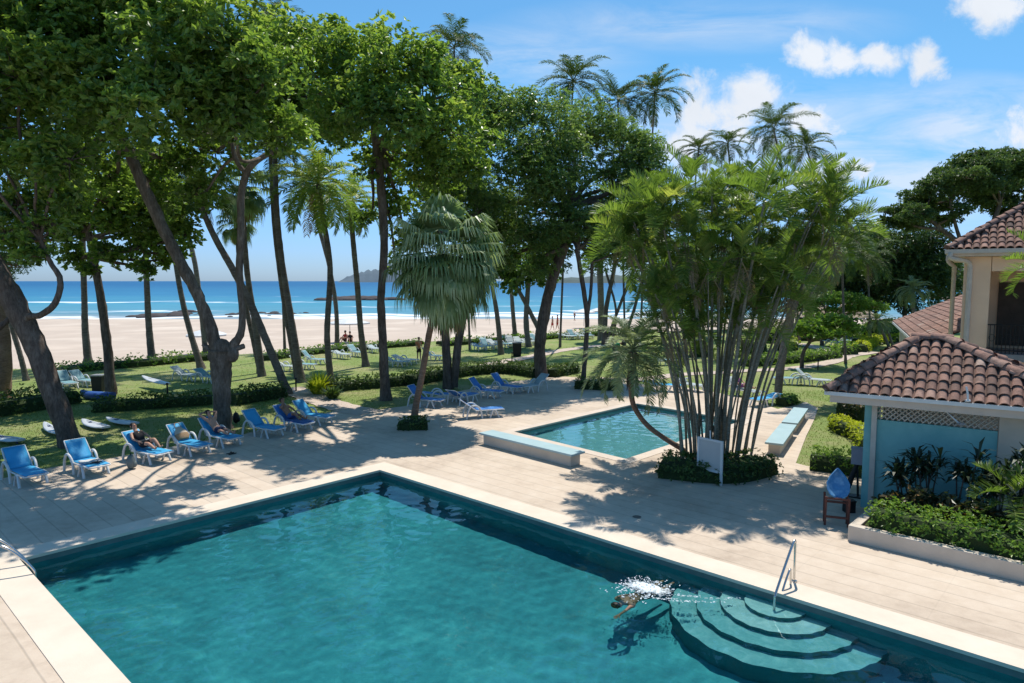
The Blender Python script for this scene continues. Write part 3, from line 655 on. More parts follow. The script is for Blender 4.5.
broadleaf('huge almond tree forking low from a knobbly stump, one limb leaning far left', (222, 428),
    [[(222,428,24),(222,395,22),(221,365,26),(221,350,32)],
     [(218,352,17),(207,318,15),(194,288,14),(178,258,14),(160,222,14),(143,185,14),(128,150,13),(118,128,11)],
     [(226,352,13),(240,335,10),(242,310,8),(239,275,9),(241,235,9),(241,195,9),(247,172,8),(258,160,7),(276,150,5)],
     [(246,174,6),(236,160,6),(231,140,5)], [(215,352,9),(207,325,7),(200,306,6),(194,294,6)], [(212,352,8),(203,344,6)], [(232,350,8),(244,346,7)]],
    [(128,40,54,-3),(60,48,54,-3),(190,50,48,-5),(128,100,50,-4),(62,110,46,-2),(196,108,42,-5),(140,-40,54,-3),(60,-30,54,-3),(230,-20,48,-3),(18,20,50,1),(100,10,50,-1),(165,5,46,1),(225,45,36,-5),(90,150,36,1),(160,158,32,1),(215,152,36,1),(196,195,24,1),(165,200,26,2),(110,178,28,2),(30,85,40,2),(232,105,34,-5),(262,85,34,-5),(280,130,28,-3),(150,95,34,-6),(10,150,34,2),(44,170,30,2)],
    'almond', 0.23, .55, 1.9, kind='almond_tree')
broadleaf('tall almond tree with a slim trunk behind the beach side loungers, ragged low hanging crown', (111, 394),
    [[(111,394,13),(107,345,11),(101,300,10),(94,262,9),(88,230,8)]],
    [(88,215,28),(110,225,24,-1),(70,240,20),(100,255,15,-1),(125,235,18),(150,245,22),(146,272,12),(160,225,26),(185,235,18),(60,190,28),(130,190,28),(175,255,13,1),(90,270,8),(60,215,26,1),(40,240,20,1),(140,205,28,-1),(100,200,30,-2),(190,212,22,1),(75,258,16),(120,258,14),(160,260,13,1),(150,180,28,1),(205,195,18,1)], 'almond', 0.25, .6, 1.7, bark='bark_dark', kind='almond_tree')
broadleaf('spreading almond tree over the middle of the lawn with one straight dark trunk', (386, 400),
    [[(386,400,14),(383,345,11),(381,300,10),(384,250,10),(382,200,11),(377,150,10),(372,115,8)]],
    [(300,55,40,-1),(342,62,36,-3),(385,70,38,-5),(300,125,26,1),(330,138,18,3),(425,78,36,-4),(460,92,34,1),(268,70,38,1),(260,110,30,1),(300,95,36,2),(350,105,40,-4),(400,120,40,-5),(445,130,38,-3),(330,40,22),(290,38,22),(375,45,20),(335,125,24,-2),(380,165,30,1),(425,170,34,-1),(462,165,30),(400,205,22,1),(440,205,24,2),(372,215,18,2),(405,240,20,2),(395,262,13,2),(250,48,26,2),(230,75,28,2)],
    'almond', 0.235, .55, 1.8, bark='bark_dark', kind='almond_tree')
broadleaf('dark dense mango tree with a thick leaning trunk behind the row of blue loungers', (541, 377),
    [[(541,377,17),(540,345,15),(546,305,14),(556,268,13),(566,240,12),(570,205,10)]],
    [(500,115,40,-2),(545,122,40,-3),(585,140,38),(622,152,34,1),(480,150,38,1),(520,165,46,-4),(570,175,46,-3),(615,185,38,1),(645,172,26),(490,205,36,2),(535,215,40),(580,225,36,1),(620,218,28,2),(505,245,28,2),(560,255,22,1),(595,258,20,1),(470,110,30,3),(640,150,24,2),(655,190,20,2),(500,262,22,1),(540,268,17,-1),(520,238,30,-2),(482,228,26),(560,228,30,-2),(602,240,24,1),(470,196,26,1),(628,200,26,-1)],
    'mango', 0.22, .32, 1.9, k=8, kind='mango_tree', bark='bark_dark', droop=.5)
broadleaf('twin dark trunks close behind the grey weeping fan palm, crown lost in the canopy', (448, 388),
    [[(448,388,13),(446,345,11),(443,300,10),(440,240,9),(448,190,8)], [(454,385,11),(458,345,10),(466,300,9),(474,240,8)]],
    [(450,185,34),(475,215,30,1),(440,225,28,1),(480,250,24,1),(425,200,24,1)], 'mango', 0.27, .35, 1.8, bark='bark_dark', kind='mango_tree', droop=.4)
broadleaf('small sunlit sea grape tree standing on the beach edge left of the thick leaning trunk', (529, 348),
    [[(529,348,8),(526,322,7),(528,290,6),(531,262,6)], [(540,332,6),(530,312,6),(520,293,5),(512,280,4)]],
    [(505,268,18),(525,275,18,-1),(545,278,16),(515,285,13),(548,262,14),(490,270,13),(535,258,16,1)], 'seagrape', 0.34, .8, 1.6, kind='sea_grape_tree', bark='bark_pale', z0=-.1)
broadleaf('slim dark tree rising beside the low hedge square at the far end of the deck', (583, 382),
    [[(583,382,7),(586,345,6),(587,315,6),(582,280,6),(577,250,6)], [(587,318,5),(591,290,4),(592,262,4)]],
    [(585,228,22),(605,240,20,-1),(570,238,18,1),(610,215,20,1),(622,255,14,-1)], 'mango', 0.26, .4, 1.7, kind='mango_tree', bark='bark_dark')
broadleaf('tree with several thin crossing stems seen left of the palm clump', (604, 348),
    [[(604,348,7),(606,310,6),(613,275,5),(618,240,4)], [(607,340,4),(620,305,4),(634,268,4),(640,235,3)], [(612,344,4),(616,310,3),(606,272,3)], [(622,346,4),(634,310,4),(642,280,3)]],
    [(615,235,22),(640,225,22,1),(630,255,16,-1),(655,245,20,1),(600,250,16,1),(668,225,18,1),(650,262,12,-1)], 'seagrape', 0.26, .5, 1.7, kind='slender_tree', bark='bark', d=62)
# umbrella shaped rain tree
broadleaf('wide umbrella crowned rain tree rising behind the tiled building', (985, 330),
    [[(985,330,16),(983,290,14),(980,262,13),(972,240,9)], [(981,268,9),(960,244,7),(940,228,5),(922,212,4)], [(980,262,9),(990,232,7),(1000,205,5)], [(982,275,8),(1010,238,6),(1035,205,5)], [(962,246,5),(955,222,4),(950,200,3)], [(940,229,4),(915,226,3),(900,214,2)]],
    [(905,212,19),(918,198,19,1),(934,190,22,-1),(952,180,22),(970,170,24,1),(990,166,24,-1),(1010,164,24),(1032,168,27),(1050,180,30),(945,205,16,2),(968,192,19,2),(990,186,22,-1),(1015,186,22,2),(922,218,15,-1),(895,222,14,1),(1000,205,16,2),(1040,205,24),(960,212,12,-2),(975,160,16),(1000,158,16),(900,226,16,1),(925,205,19,2),(940,222,16,1),(965,178,19,-2),(985,200,19,1),(1010,212,19,1),(915,214,16,-2)],
    'rain', 0.20, .42, 1.9, k=8, kind='rain_tree', bark='bark_dark', d=52, flat=.62, droop=.1, sub=10)
# clipped low mangoes on the far lawn
for lab, uv, cl in (('low clipped mango tree with a bright rounded flat crown beside the white loungers', (802, 368), [(810,326,16),(826,321,17,1),(842,324,16),(853,331,12),(799,331,13),(818,334,12,-1),(836,335,11,-1)]),
                    ('broad flat topped clipped tree further back, above the rounded one', (822, 345), [(803,305,13),(820,301,15),(838,299,15),(856,302,15),(872,308,13),(812,312,10),(850,312,11),(832,311,10)])):
    broadleaf(lab, uv, [[(uv[0],uv[1],5),(uv[0]+1,uv[1]-14,4.5),(uv[0]+8,uv[1]-26,4)]], cl, 'hedge_lit', 0.26, .45, 1.7, kind='clipped_tree', bark='bark_dark', flat=.6)

# tall coconut palms standing up through the canopy
TOPS = 'coconut palms showing over the canopy'
for k, (u, v, d, s, lab) in enumerate(((454,46,58,.92,'coconut palm head alone against blue sky over the almond crown'), (573,80,60,.95,'ragged palm head over the left side of the dark mango crown'), (618,100,62,.86,'lower left of two touching palm heads over the mango crown'),
        (655,92,61,.95,'right one of two touching palm heads over the mango crown, fronds blown right'), (699,148,72,.82,'small distant palm head left of its thin twin'), (728,142,74,.75,'smallest distant palm head between two others against cloud'),
        (774,128,64,.98,'tall dark palm head above the palm clump against cloud'), (806,146,68,.82,'palm head just right of the tall dark one, drooping over open sky'), (271,22,52,.8,'palm head barely showing over the top of the left canopy'))):
    bx = {0:470,1:560,2:625,3:640,4:690,5:735,6:800,7:830,8:285}[k]
    b = P(bx, 0, 0) if False else PD(bx, 281+CAM_H*F/d, d)
    palm(lab, [(bx, 281+CAM_H*F/d*.995, .26*F/d), ((bx*2+u)/3, 240, .22*F/d), ((bx+2*u)/3, 175, .2*F/d), (u, v+2, .17*F/d)], d, CR['coco', k % 4], s, group=TOPS)
# palms on the lawn whose bare trunks cross the sea
LW = 'palm trunks on the lawn crossing the sea view'
palm('straight palm trunk rising from the hedge left of the low hanging almond leaves', [(88,363,10),(85,330,8),(84,292,7),(82,230,7),(80,170,6)], None, CR['coco',0], .9, group=LW)
palm('straight palm trunk standing alone against sand between two almond trunks', [(152,361,10),(149,330,8),(147,292,7),(145,230,6),(148,165,6)], None, CR['coco',1], .9, group=LW)
palm('palm trunk leaning left just behind the great left limb', [(201,368,9),(190,332,7),(181,295,6.5),(174,255,6),(160,185,5)], None, CR['coco',2], .85, group=LW)
palm('pale palm trunk passing behind the great left limb', [(206,357,7),(201,310,6),(195,265,6),(186,227,5.5),(172,165,5)], None, CR['coco',3], .85, bark='bark_pale', group=LW)
palm('dark bent palm trunk leaning strongly left across the sand', [(288,394,11),(268,345,9.5),(250,303,9),(233,270,8.5),(212,232,7.5),(192,185,6)], None, CR['coco',1], .7, group=LW)
palm('short slanted palm trunk seen right of the stump', [(260,373,7),(253,340,6),(247,312,6),(240,270,5),(236,225,5)], None, CR['fan',0], .8, group=LW)
palm('tall palm trunk curving gently left in the middle of the sand view', [(301,382,11),(291,318,8),(282,262,7),(277,215,7),(275,165,6),(272,105,6)], None, CR['coco',3], .85, group=LW)
palm('thin palm trunk close behind the tall curving one', [(297,378,6),(286,318,5),(278,262,5),(273,215,4.5),(270,150,4)], None, CR['coco',0], .6, group=LW)
palm('dark coconut palm with green fronds spread under the canopy', [(331,383,9),(327,333,7.5),(330,268,7),(323,218,6.5),(318,184,6)], None, CR['green'], .95, group=LW, nuts=True)
palm('slimmer palm trunk crossing the dark one near the waterline', [(337,346,6),(336,308,5.5),(330,270,5),(318,224,5),(309,186,4.5)], None, CR['green'], .7, group=LW)
palm('palm trunk rising from the row of small loungers left of the almond trunk', [(366,366,9),(361,332,7.5),(357,282,7),(353,240,6.5),(350,202,6)], None, CR['green'], .75, group=LW)
palm('distant palm trunk left of the sea grape', [(501,354,7),(497,314,6),(492,285,5),(486,245,5)], None, CR['coco',2], .7, group=LW)
palm('paired distant palm trunk, the one beside the sea grape', [(515,336,6),(512,300,5),(510,262,5),(512,215,4.5)], None, CR['coco',3], .7, group=LW)
palm('thick pale palm trunk beyond the deck hedge', [(601,340,8),(601,305,8),(600,270,8),(600,225,7)], 68, CR['fan',1], 1.1, bark='bark_pale', group=LW)
palm('slanted thin palm trunk nearest the left edge over sand', [(26,380,7),(20,355,6),(14,335,6),(4,300,5),(-10,250,5)], None, CR['coco',3], .7, group=LW)
palm('shaggy fan palm half hidden behind the upright limb of the forked almond', [(262,376,9),(256,330,8),(248,280,7),(244,235,7),(243,192,7)], None, CR['fan',0], 1.15, kind='fan_palm')

# the grey green weeping fan palm in its round hedge
wfm = MB()
for i in range(84):
    f = (i+.5)/84; el_ = math.asin(np.clip(.98-1.9*f+rng.normal(0, .08), -.97, .99)); fan_leaf(wfm, V(0, 0, .35*(1-f)), i*2.39996+rng.normal(0, .35), el_, rng.uniform(1.0, 1.55)*(1-.15*f), rng.uniform(.9, 1.3), 34, np.clip(.6+rng.normal(0, .24)-.25*f, 0, 1), 0, .45+.8*f, .05, .35+.45*f)
for i in range(22): fan_leaf(wfm, V(0, 0, -.2-.4*rng.uniform(0, 1)), rng.uniform(0, 6.28), -1.3, rng.uniform(.5, .9), 1.1, 18, rng.uniform(.1, .8), 1 if i % 3 else 0, 1.1, .05)
wf = wfm.mesh('crown', [M['fanpalm'], M['dry']])
palm('grey green weeping fan palm with a slim pinkish trunk in a round clipped hedge', [(413,424,10),(417,400,8.5),(422,375,8),(430,330,8),(440,292,8),(446,266,9)], None, wf, 1.10, bark='bark_pink', kind='weeping_fan_palm')
# the small date palm that bends over the small pool
df = feather_crown(40, 1.75, 1.35, 50, .30, .024, el=(-0.75, 1.35), vee=.35, ldroop=.25, tone=.55, dead=0).mesh('crown', [M['date'], M['dry']])
r_ = palm('small feathery date palm whose thin trunk bends out over the small pool', [(691,462,8),(683,450,7),(664,438,6.5),(646,424,6.5),(634,406,6.5),(631,388,7),(632,372,9),(633,352,10)], None, df, 1.2, bark='bark_pink', kind='date_palm')
nb = MB()
for k in range(60): a = rng.uniform(0, 6.28); e = rng.uniform(0.0, 1.0); nb.tube([V(math.cos(a)*.10, math.sin(a)*.10, -e), V(math.cos(a)*.17, math.sin(a)*.17, -e-.1), V(math.cos(a)*.19, math.sin(a)*.19, -e-.3)], [.03, .025, .01], 4, 0, rng.uniform(0, .5))
dd_ = nb.build('dead_leaf_skirt', M['bark_dark'], r_); dd_.location = [c for c in r_.children if c.name.startswith('crown')][0].location
# curving palm right of the clump
cf = feather_crown(22, 3.0, 1.9, 52, .62, .045, el=(-0.9, 1.2), vee=.25, ldroop=.9, tone=.5, dead=3).mesh('crown', [M['date'], M['dry']])
palm('curved thick palm right of the stem clump with long fronds drooping right', [(778,398,10),(781,365,10),(790,320,10.5),(801,278,11),(812,246,11)], None, cf, 1.0, kind='curved_palm', bark='bark_pale')
# palms near the right hand building
for lab, tr, d, cm, s in (('short palm with two slim stems on the yellow hedge lawn', [(890,349,4),(884,335,3.5),(877,322,3.5)], None, 'date', .82),
                          ('second slim stem of the short pair, leaning away', [(893,346,3.5),(889,334,3),(885,325,3)], None, 'date', .55),
                          ('round headed palm against the lower tiled roof', [(915,352,4),(914,320,4),(913,290,4)], 50, 'date', .9)):
    palm(lab, tr, d, df, s, kind='date_palm')

# ---- the clump of thin stems in front of the small pool
root = empty('areca_palm_clump', P(712, 466)); b0 = P(712, 466)
tag(root, 'large clump of many thin palm stems fanning out of a hedge beside the white board', 'palm clump')
ac = [feather_crown(10, 1.3, 1.05, 40, .42, .028, el=(-0.5, 1.5), vee=.85, ldroop=.15, tone=.42, dead=(2, 1, 2, 0, 1)[i]).mesh('crown', [M['areca'], M['dry']]) for i in range(5)]
tops = [(672,316),(700,322),(736,318),(762,310),(688,334),(624,238),(634,214),(838,204),(846,228),(826,178),(628,228),(640,206),(650,250),(652,186),(664,222),(672,262),(676,192),(688,236),(690,180),(702,212),(708,260),(712,188),(722,232),(728,176),(738,206),(742,250),(750,182),(758,222),(764,196),(772,244),(776,184),(788,214),(796,250),(802,188),(812,216),(820,198),(832,226),(690,290),(726,284),(655,285),(752,276),(668,290),(742,216),(784,262),(718,206),(700,246),(810,250),(660,205),(712,305),(770,290),(790,280)]
for k, (u, v) in enumerate(tops):
    n0 = (u-716)/140
    bb = V(n0*0.95+rng.normal(0, .2), rng.uniform(-.5, .5), -0.05)
    off = rng.uniform(-1.8, 1.6); tp = PD(u, v+8, b0[1]+off)-b0; md = bb+(tp-bb)*.5+V(-n0*.35, 0, .35)
    mb = MB(); r0 = rng.uniform(.026, .046)*(1.2 if v < 240 else .85); p, r = smooth_path([bb, bb+(md-bb)*.5+V(-n0*.15,0,.1), md, md+(tp-md)*.5+V(-n0*.05,0,.06), tp], [r0*1.1, r0, r0*.9, r0*.75, r0*.55], 6)
    mb.tube(p, [x*(1+.06*(i % 2)) for i, x in enumerate(r)], 7, 0, rng.uniform(.2, .8)); st = mb.build('stem', M['cane'], root)
    o = bpy.data.objects.new('crown', ac[k % 5]); COL.objects.link(o); o.parent = st; o.location = tp; s = rng.uniform(.7, 1.15); o.scale = (s, s, s)
    o.rotation_euler = (rng.normal(0, .15), n0*.35+rng.normal(0, .1), rng.uniform(0, 6.28))

# ---- dark wall of trees and palms at the back right
BK = 'trees of the dark belt at the back right'
spec = [((800,340),60,[(790,262,20),(812,272,18),(800,290,14)],'belt','dark tree seen just left of the curved palm trunk'), ((655,338),66,[(648,285,14),(664,278,14),(676,290,12)],'seagrape','pale green tree low behind the left stems of the clump'), ((842,345),50,[(835,275,22),(850,262,20),(865,280,20),(845,295,14)],'belt','dark bushy tree directly right of the curved palm'), ((905,335),46,[(893,262,24),(910,250,20),(925,272,22),(900,285,18),(930,250,16)],'belt','darkest dense tree left of the tiled roof corner'),
        ((760,338),58,[(745,272,20),(765,262,20),(780,280,18),(755,290,14)],'belt','dense tree seen through the upper stems of the clump'), ((700,338),62,[(690,268,18),(708,262,18),(722,276,16),(700,285,12)],'seagrape','lighter green tree seen through the left stems of the clump'),
        ((870,338),60,[(865,250,20),(882,262,18),(855,246,16),(875,278,16)],'feathery','grey green airy tree above the thatched roofs'), ((950,335),56,[(940,276,12),(960,268,13),(925,282,9)],'seagrape','bushy tree standing above the low tiled roof')]
for uv, d, cl, lm, lab in spec:
    d += 22
    cl = [(a, b-4, r*1.5) for a, b, r in cl]+[(a+8, b+16, r*1.2) for a, b, r in cl]
    broadleaf(lab, (uv[0], 281+CAM_H*F/d), [[(uv[0],281+CAM_H*F/d,6),(uv[0],310,5),(uv[0]+2,285,4)]], cl, lm, .27, .4, 1.5, kind='background_tree', bark='bark_dark', d=d, group=BK, droop=.4)
for k, (u, v, d, lab) in enumerate(((868,258,62,'palm with drooping fronds just beyond the curved palm'), (842,252,48,'palm head left of the dark dense tree'),  (735,262,52,'palm head seen inside the clump of stems'), (690,258,55,'palm head low in the left part of the stem clump'))):
    palm(lab, [(u+4, 281+CAM_H*F/d, .24*F/d), (u+2, 320, .22*F/d), (u, v, .18*F/d)], d, CR['coco', k % 4] if k != 3 else CR['fan',1], .78, group='palms low at the back right')

# ---- hedges and beds
def hedge(label, pts, wd, h, leafm, L=0.10, dens=55, z0=0.0, kind='clipped_hedge', cat='hedge', group=None, ragged=0.12, closed=False, spk=None):
    pts = [np.array(p, float) for p in pts]; sp_ = spline(pts, 5) if len(pts) > 1 else pts
    c0 = sum(pts)/len(pts); mb = MB(); n = len(sp_); L_ = []; prof = ((-.46, 0), (-.44, .52), (-.30, .74), (.30, .74), (.44, .52), (.46, 0))
    for i, p in enumerate(sp_):
        tg = sp_[min(i+1, n-1)]-sp_[max(i-1, 0)]; tg /= np.linalg.norm(tg); nn = V(-tg[1], tg[0], 0)
        for a, b in prof: L_.append(p+nn*a*wd*.88+V(0, 0, z0+b*h))
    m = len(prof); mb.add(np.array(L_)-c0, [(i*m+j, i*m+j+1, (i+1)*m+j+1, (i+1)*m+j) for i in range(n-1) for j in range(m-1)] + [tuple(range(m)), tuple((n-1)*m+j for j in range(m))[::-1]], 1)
    seg = [np.linalg.norm(sp_[i+1]-sp_[i]) for i in range(n-1)]; tot = sum(seg)
    N = int(tot*(wd+2*h)*dens*1.4); i0 = rng.choice(n-1, N, p=np.array(seg)/tot); f = rng.uniform(0, 1, N)[:, None]
    S = np.array(sp_); c = S[i0]*(1-f)+S[i0+1]*f; tg = unit(S[i0+1]-S[i0]); nn = np.stack([-tg[:, 1], tg[:, 0], np.zeros(N)], 1)
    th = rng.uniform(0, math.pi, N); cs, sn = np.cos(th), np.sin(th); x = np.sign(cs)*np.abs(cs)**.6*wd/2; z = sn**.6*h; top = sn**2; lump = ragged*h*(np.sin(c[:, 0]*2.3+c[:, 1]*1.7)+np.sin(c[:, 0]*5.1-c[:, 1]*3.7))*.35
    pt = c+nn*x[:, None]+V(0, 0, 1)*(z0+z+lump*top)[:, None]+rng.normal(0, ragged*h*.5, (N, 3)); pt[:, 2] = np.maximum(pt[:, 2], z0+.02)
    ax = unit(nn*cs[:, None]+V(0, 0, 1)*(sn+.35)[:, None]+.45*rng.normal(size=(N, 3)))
    rosettes(mb, pt-c0, ax, 5, L, .5, np.clip(.35+.38*top+rng.normal(0, .16, N), 0, 1))  # upper leaves get a lighter tone, painting sunlight on the hedge top
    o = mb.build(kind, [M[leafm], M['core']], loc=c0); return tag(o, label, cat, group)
HG = 'low dark hedges along the lawn'
hedge('dark untrimmed hedge at the far left behind the thick leaning trunk', [P(-30,418), P(20,411), P(60,404), P(70,402)], 1.5, .75, 'hedge', .13, 26, group=HG, ragged=.25)
hedge('straight low hedge behind the surfboards, left of the forked stump', [P(95,411), P(130,409), P(170,406), P(212,403)], 1.1, .5, 'hedge', .12, 34, group=HG, ragged=.3)
hedge('short low hedge between the forked stump and the dark bent palm', [P(232,404), P(262,399), P(282,396)], 1.0, .6, 'hedge', .12, 30, group=HG, ragged=.3)
hedge('low hedge right of the yellow tufted shrub, running to the almond trunk', [P(322,393), P(350,389), P(378,387), P(404,384)], 1.0, .6, 'hedge', .12, 30, group=HG, ragged=.28)
hedge('long clipped hedge behind the mid row of blue loungers', [P(408,385), P(440,379), P(475,374), P(510,373), P(538,377)], 1.1, .7, 'hedge', .12, 30, group=HG, ragged=.14)
hedge('far strip of green scrub where the left lawn meets the sand', [P(50,376), P(90,369), P(140,365), P(190,360), P(225,358)], 1.5, .5, 'hedge_lit', .16, 9, group='scrub along the beach edge', ragged=.35)
hedge('scrub strip on the beach edge behind the middle palms', [P(262,360), P(320,352), P(372,348), P(420,344)], 1.5, .45, 'hedge_lit', .18, 7, group='scrub along the beach edge', ragged=.35)
hedge('scrub strip at the beach edge beyond the sea grape', [P(440,345), P(500,341), P(545,338), P(590,335), P(650,333)], 1.8, .45, 'hedge_lit', .2, 6, group='scrub along the beach edge', ragged=.35)
for k, (u, v, w_, h_, m_, lab) in enumerate(((752,352,20,1.1,'hedge_lit','rounded green shrub seen right through the clump stems near the far path'), (785,350,16,.9,'hedge_yellow','yellowish shrub beside the base of the curved palm'), (842,354,22,.8,'hedge_lit','low green shrub inside the path bend under the rounded tree'), (862,347,18,1.0,'hedge_yellow','yellow green shrub mass left of the two stemmed palm'),
        (700,356,18,.9,'hedge_lit','green shrub seen through the left stems of the clump'), (885,341,20,1.2,'hedge_lit','dense green shrub right behind the two stemmed palm'), (810,340,26,1.4,'hedge_lit','tall green shrub row behind the rounded clipped tree'), (908,345,16,1.0,'hedge_lit','green shrub against the gutter of the lower tiled wing'), (770,342,20,1.6,'hedge','dark tall shrub left of the curved palm trunk'))):
    hedge(lab, [P(u-w_/2, v), P(u, v+.4), P(u+w_/2, v-.3)], 1.2, h_, m_, .16, 20, kind='garden_shrub', cat='shrub', group='shrubs of the far right garden', ragged=.35)
hedge('square dark clipped hedge around the slim tree at the far deck end', [P(576,388), P(598,389), P(620,390)], 1.0, .55, 'hedge', .10, 45)
hedge('round clipped hedge around the foot of the weeping fan palm', [P(401,428), P(413,428.5), P(427,428)], .95, .42, 'hedge', .09, 60)
hedge('glossy clipped hedge bed around the foot of the stem clump', [P(662,473), P(690,476), P(715,478), P(738,476), P(760,470)], 1.5, .55, 'hedge', .10, 55)
hedge('sunlit square ended hedge on the corner of the right lawn', [P(811,468), P(830,470.5), P(852,474), P(872,477)], .75, .62, 'hedge_lit', .08, 60)
hedge('bright yellow green hedge sweeping round the right lawn', [P(836,428), P(846,434), P(858,438), P(872,452)], .7, .55, 'hedge_yellow', .09, 50)
hedge('dark red leaved shrub row under the left eave of the kiosk', [P(840,416), P(852,418), P(868,421)], .8, .8, 'croton', .14, 30)
hedge('low flower bed hedge along the far path below the rounded tree', [P(745,366), P(780,363), P(810,360), P(836,357)], 1.3, .6, 'hedge_lit', .14, 22, ragged=.3)
hedge('yellow green hedge bordering the lawn by the lower roof', [P(860,352), P(872,345), P(888,342), P(905,341)], 1.2, .7, 'hedge_yellow', .16, 18)
hedge('taller green hedge behind the short two stemmed palm', [P(868,336), P(890,331), P(915,330)], 1.5, 1.3, 'hedge_lit', .2, 12)
hedge('low shrubs under the dark mango trunk', [P(550,377), P(562,374), P(575,372)], 1.0, .6, 'hedge', .14, 26)
hedge('low green shrub beside the white loungers at the far pool end', [P(781,406), P(787,405), P(792,403)], .7, .45, 'hedge_lit', .1, 45)
# yellow tufted shrub
def tuft(label, c, h, n, leafm, kind, wd=.05, lean=.6, cat='shrub', group=None):
    mb = MB(); a = rng.uniform(0, 6.28, n); e = rng.uniform(lean, 1.45, n); l = h*rng.uniform(.7, 1.15, n)
    d = np.stack([np.cos(a)*np.cos(e), np.sin(a)*np.cos(e), np.sin(e)], 1); b = np.stack([np.cos(a), np.sin(a), np.zeros(n)], 1)*rng.uniform(0, .25*h, n)[:, None]
    d2 = d.copy(); d2[:, 2] -= .55; d2 = unit(d2); s = unit(np.cross(d, V(0, 0, 1)))*wd; m = b+d*(l*.6)[:, None]; t_ = m+d2*(l*.4)[:, None]; r_ = rng.uniform(.1, 1, n)
    mb.quads(np.stack([b-s*.5, b+s*.5, m+s, m-s], 1), 0, r_); mb.quads(np.stack([m-s, m+s, t_+s*.1, t_-s*.1], 1), 0, r_)
    return tag(mb.build(kind, M[leafm], loc=c), label, cat, group)
tuft('bright yellow spiky shrub where the path meets the lawn', P(318,394), 1.1, 260, 'hedge_yellow', 'yellow_shrub')
tuft('smaller dark shrub at the foot of the yellow one', P(332,399), .7, 160, 'hedge', 'dark_shrub')
# ------------------------------------------------------------ buildings
def tile_material():
    m, t, o = nt('clay_tiles'); b = node(t, 'ShaderNodeBsdfPrincipled', i_Roughness=0.85); b.inputs['Specular IOR Level'].default_value = 0.2
    co = t.nodes.new('ShaderNodeTexCoord').outputs['Object']; a = node(t, 'ShaderNodeAttribute', attribute_name='rnd')
    r = ramp(t, [(0.0, (0.13,0.085,0.07)), (0.3, (0.24,0.14,0.11)), (0.6, (0.34,0.19,0.145)), (0.9, (0.43,0.28,0.22)), (1.0, (0.50,0.40,0.34))]); t.links.new(a.outputs['Fac'], r.inputs[0])
    n1 = noise(t, co, 5, 6, 0.7); n2 = noise(t, co, 26, 4, 0.7)
    dirt = ramp(t, [(0.42, 0.0), (0.66, 1.0)]); t.links.new(n1, dirt.inputs[0])
    c = mix(t, math_(t, 'MULTIPLY', dirt.outputs[0], 0.65), r.outputs[0], (0.10,0.075,0.065)); c = mix(t, 1.0, c, math_(t, 'MULTIPLY_ADD', n2, 0.7, 0.65), 'MULTIPLY')
    t.links.new(c, b.inputs['Base Color']); bp = node(t, 'ShaderNodeBump', i_Strength=0.6, i_Distance=0.02); t.links.new(n2, bp.inputs['Height']); t.links.new(bp.outputs[0], b.inputs['Normal'])
    t.links.new(b.outputs[0], o.inputs[0]); return m
M['tile'] = tile_material()
M['teal_wall'] = mat('teal_wall', (0.25,0.53,0.52), (0.19,0.44,0.44), 0.9, 0.8, 0.25, 30, c3=(0.29,0.56,0.55))
M['peach'] = mat('peach_wall', (0.86,0.62,0.44), (0.78,0.55,0.38), 1.0, 0.85, 0.2, 25)
M['peach2'] = mat('beam_paint', (0.66,0.55,0.46), (0.58,0.47,0.39), 2.0, 0.8, 0.2, 25)
M['ridge'] = mat('ridge_mortar', (0.36,0.22,0.17), (0.24,0.15,0.12), 5, 0.9, 0.6, 18, rnd=.3)
M['glass_dark'] = mat('window_glass', (0.02,0.025,0.03), (0.03,0.035,0.04), 2, 0.12, spec=0.6)
M['lattice'] = mat('lattice_wood', (0.62,0.56,0.48), (0.52,0.46,0.40), 4, 0.8)
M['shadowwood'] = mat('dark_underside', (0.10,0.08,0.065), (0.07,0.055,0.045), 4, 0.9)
def in2(p, poly): return inpoly(p, poly)
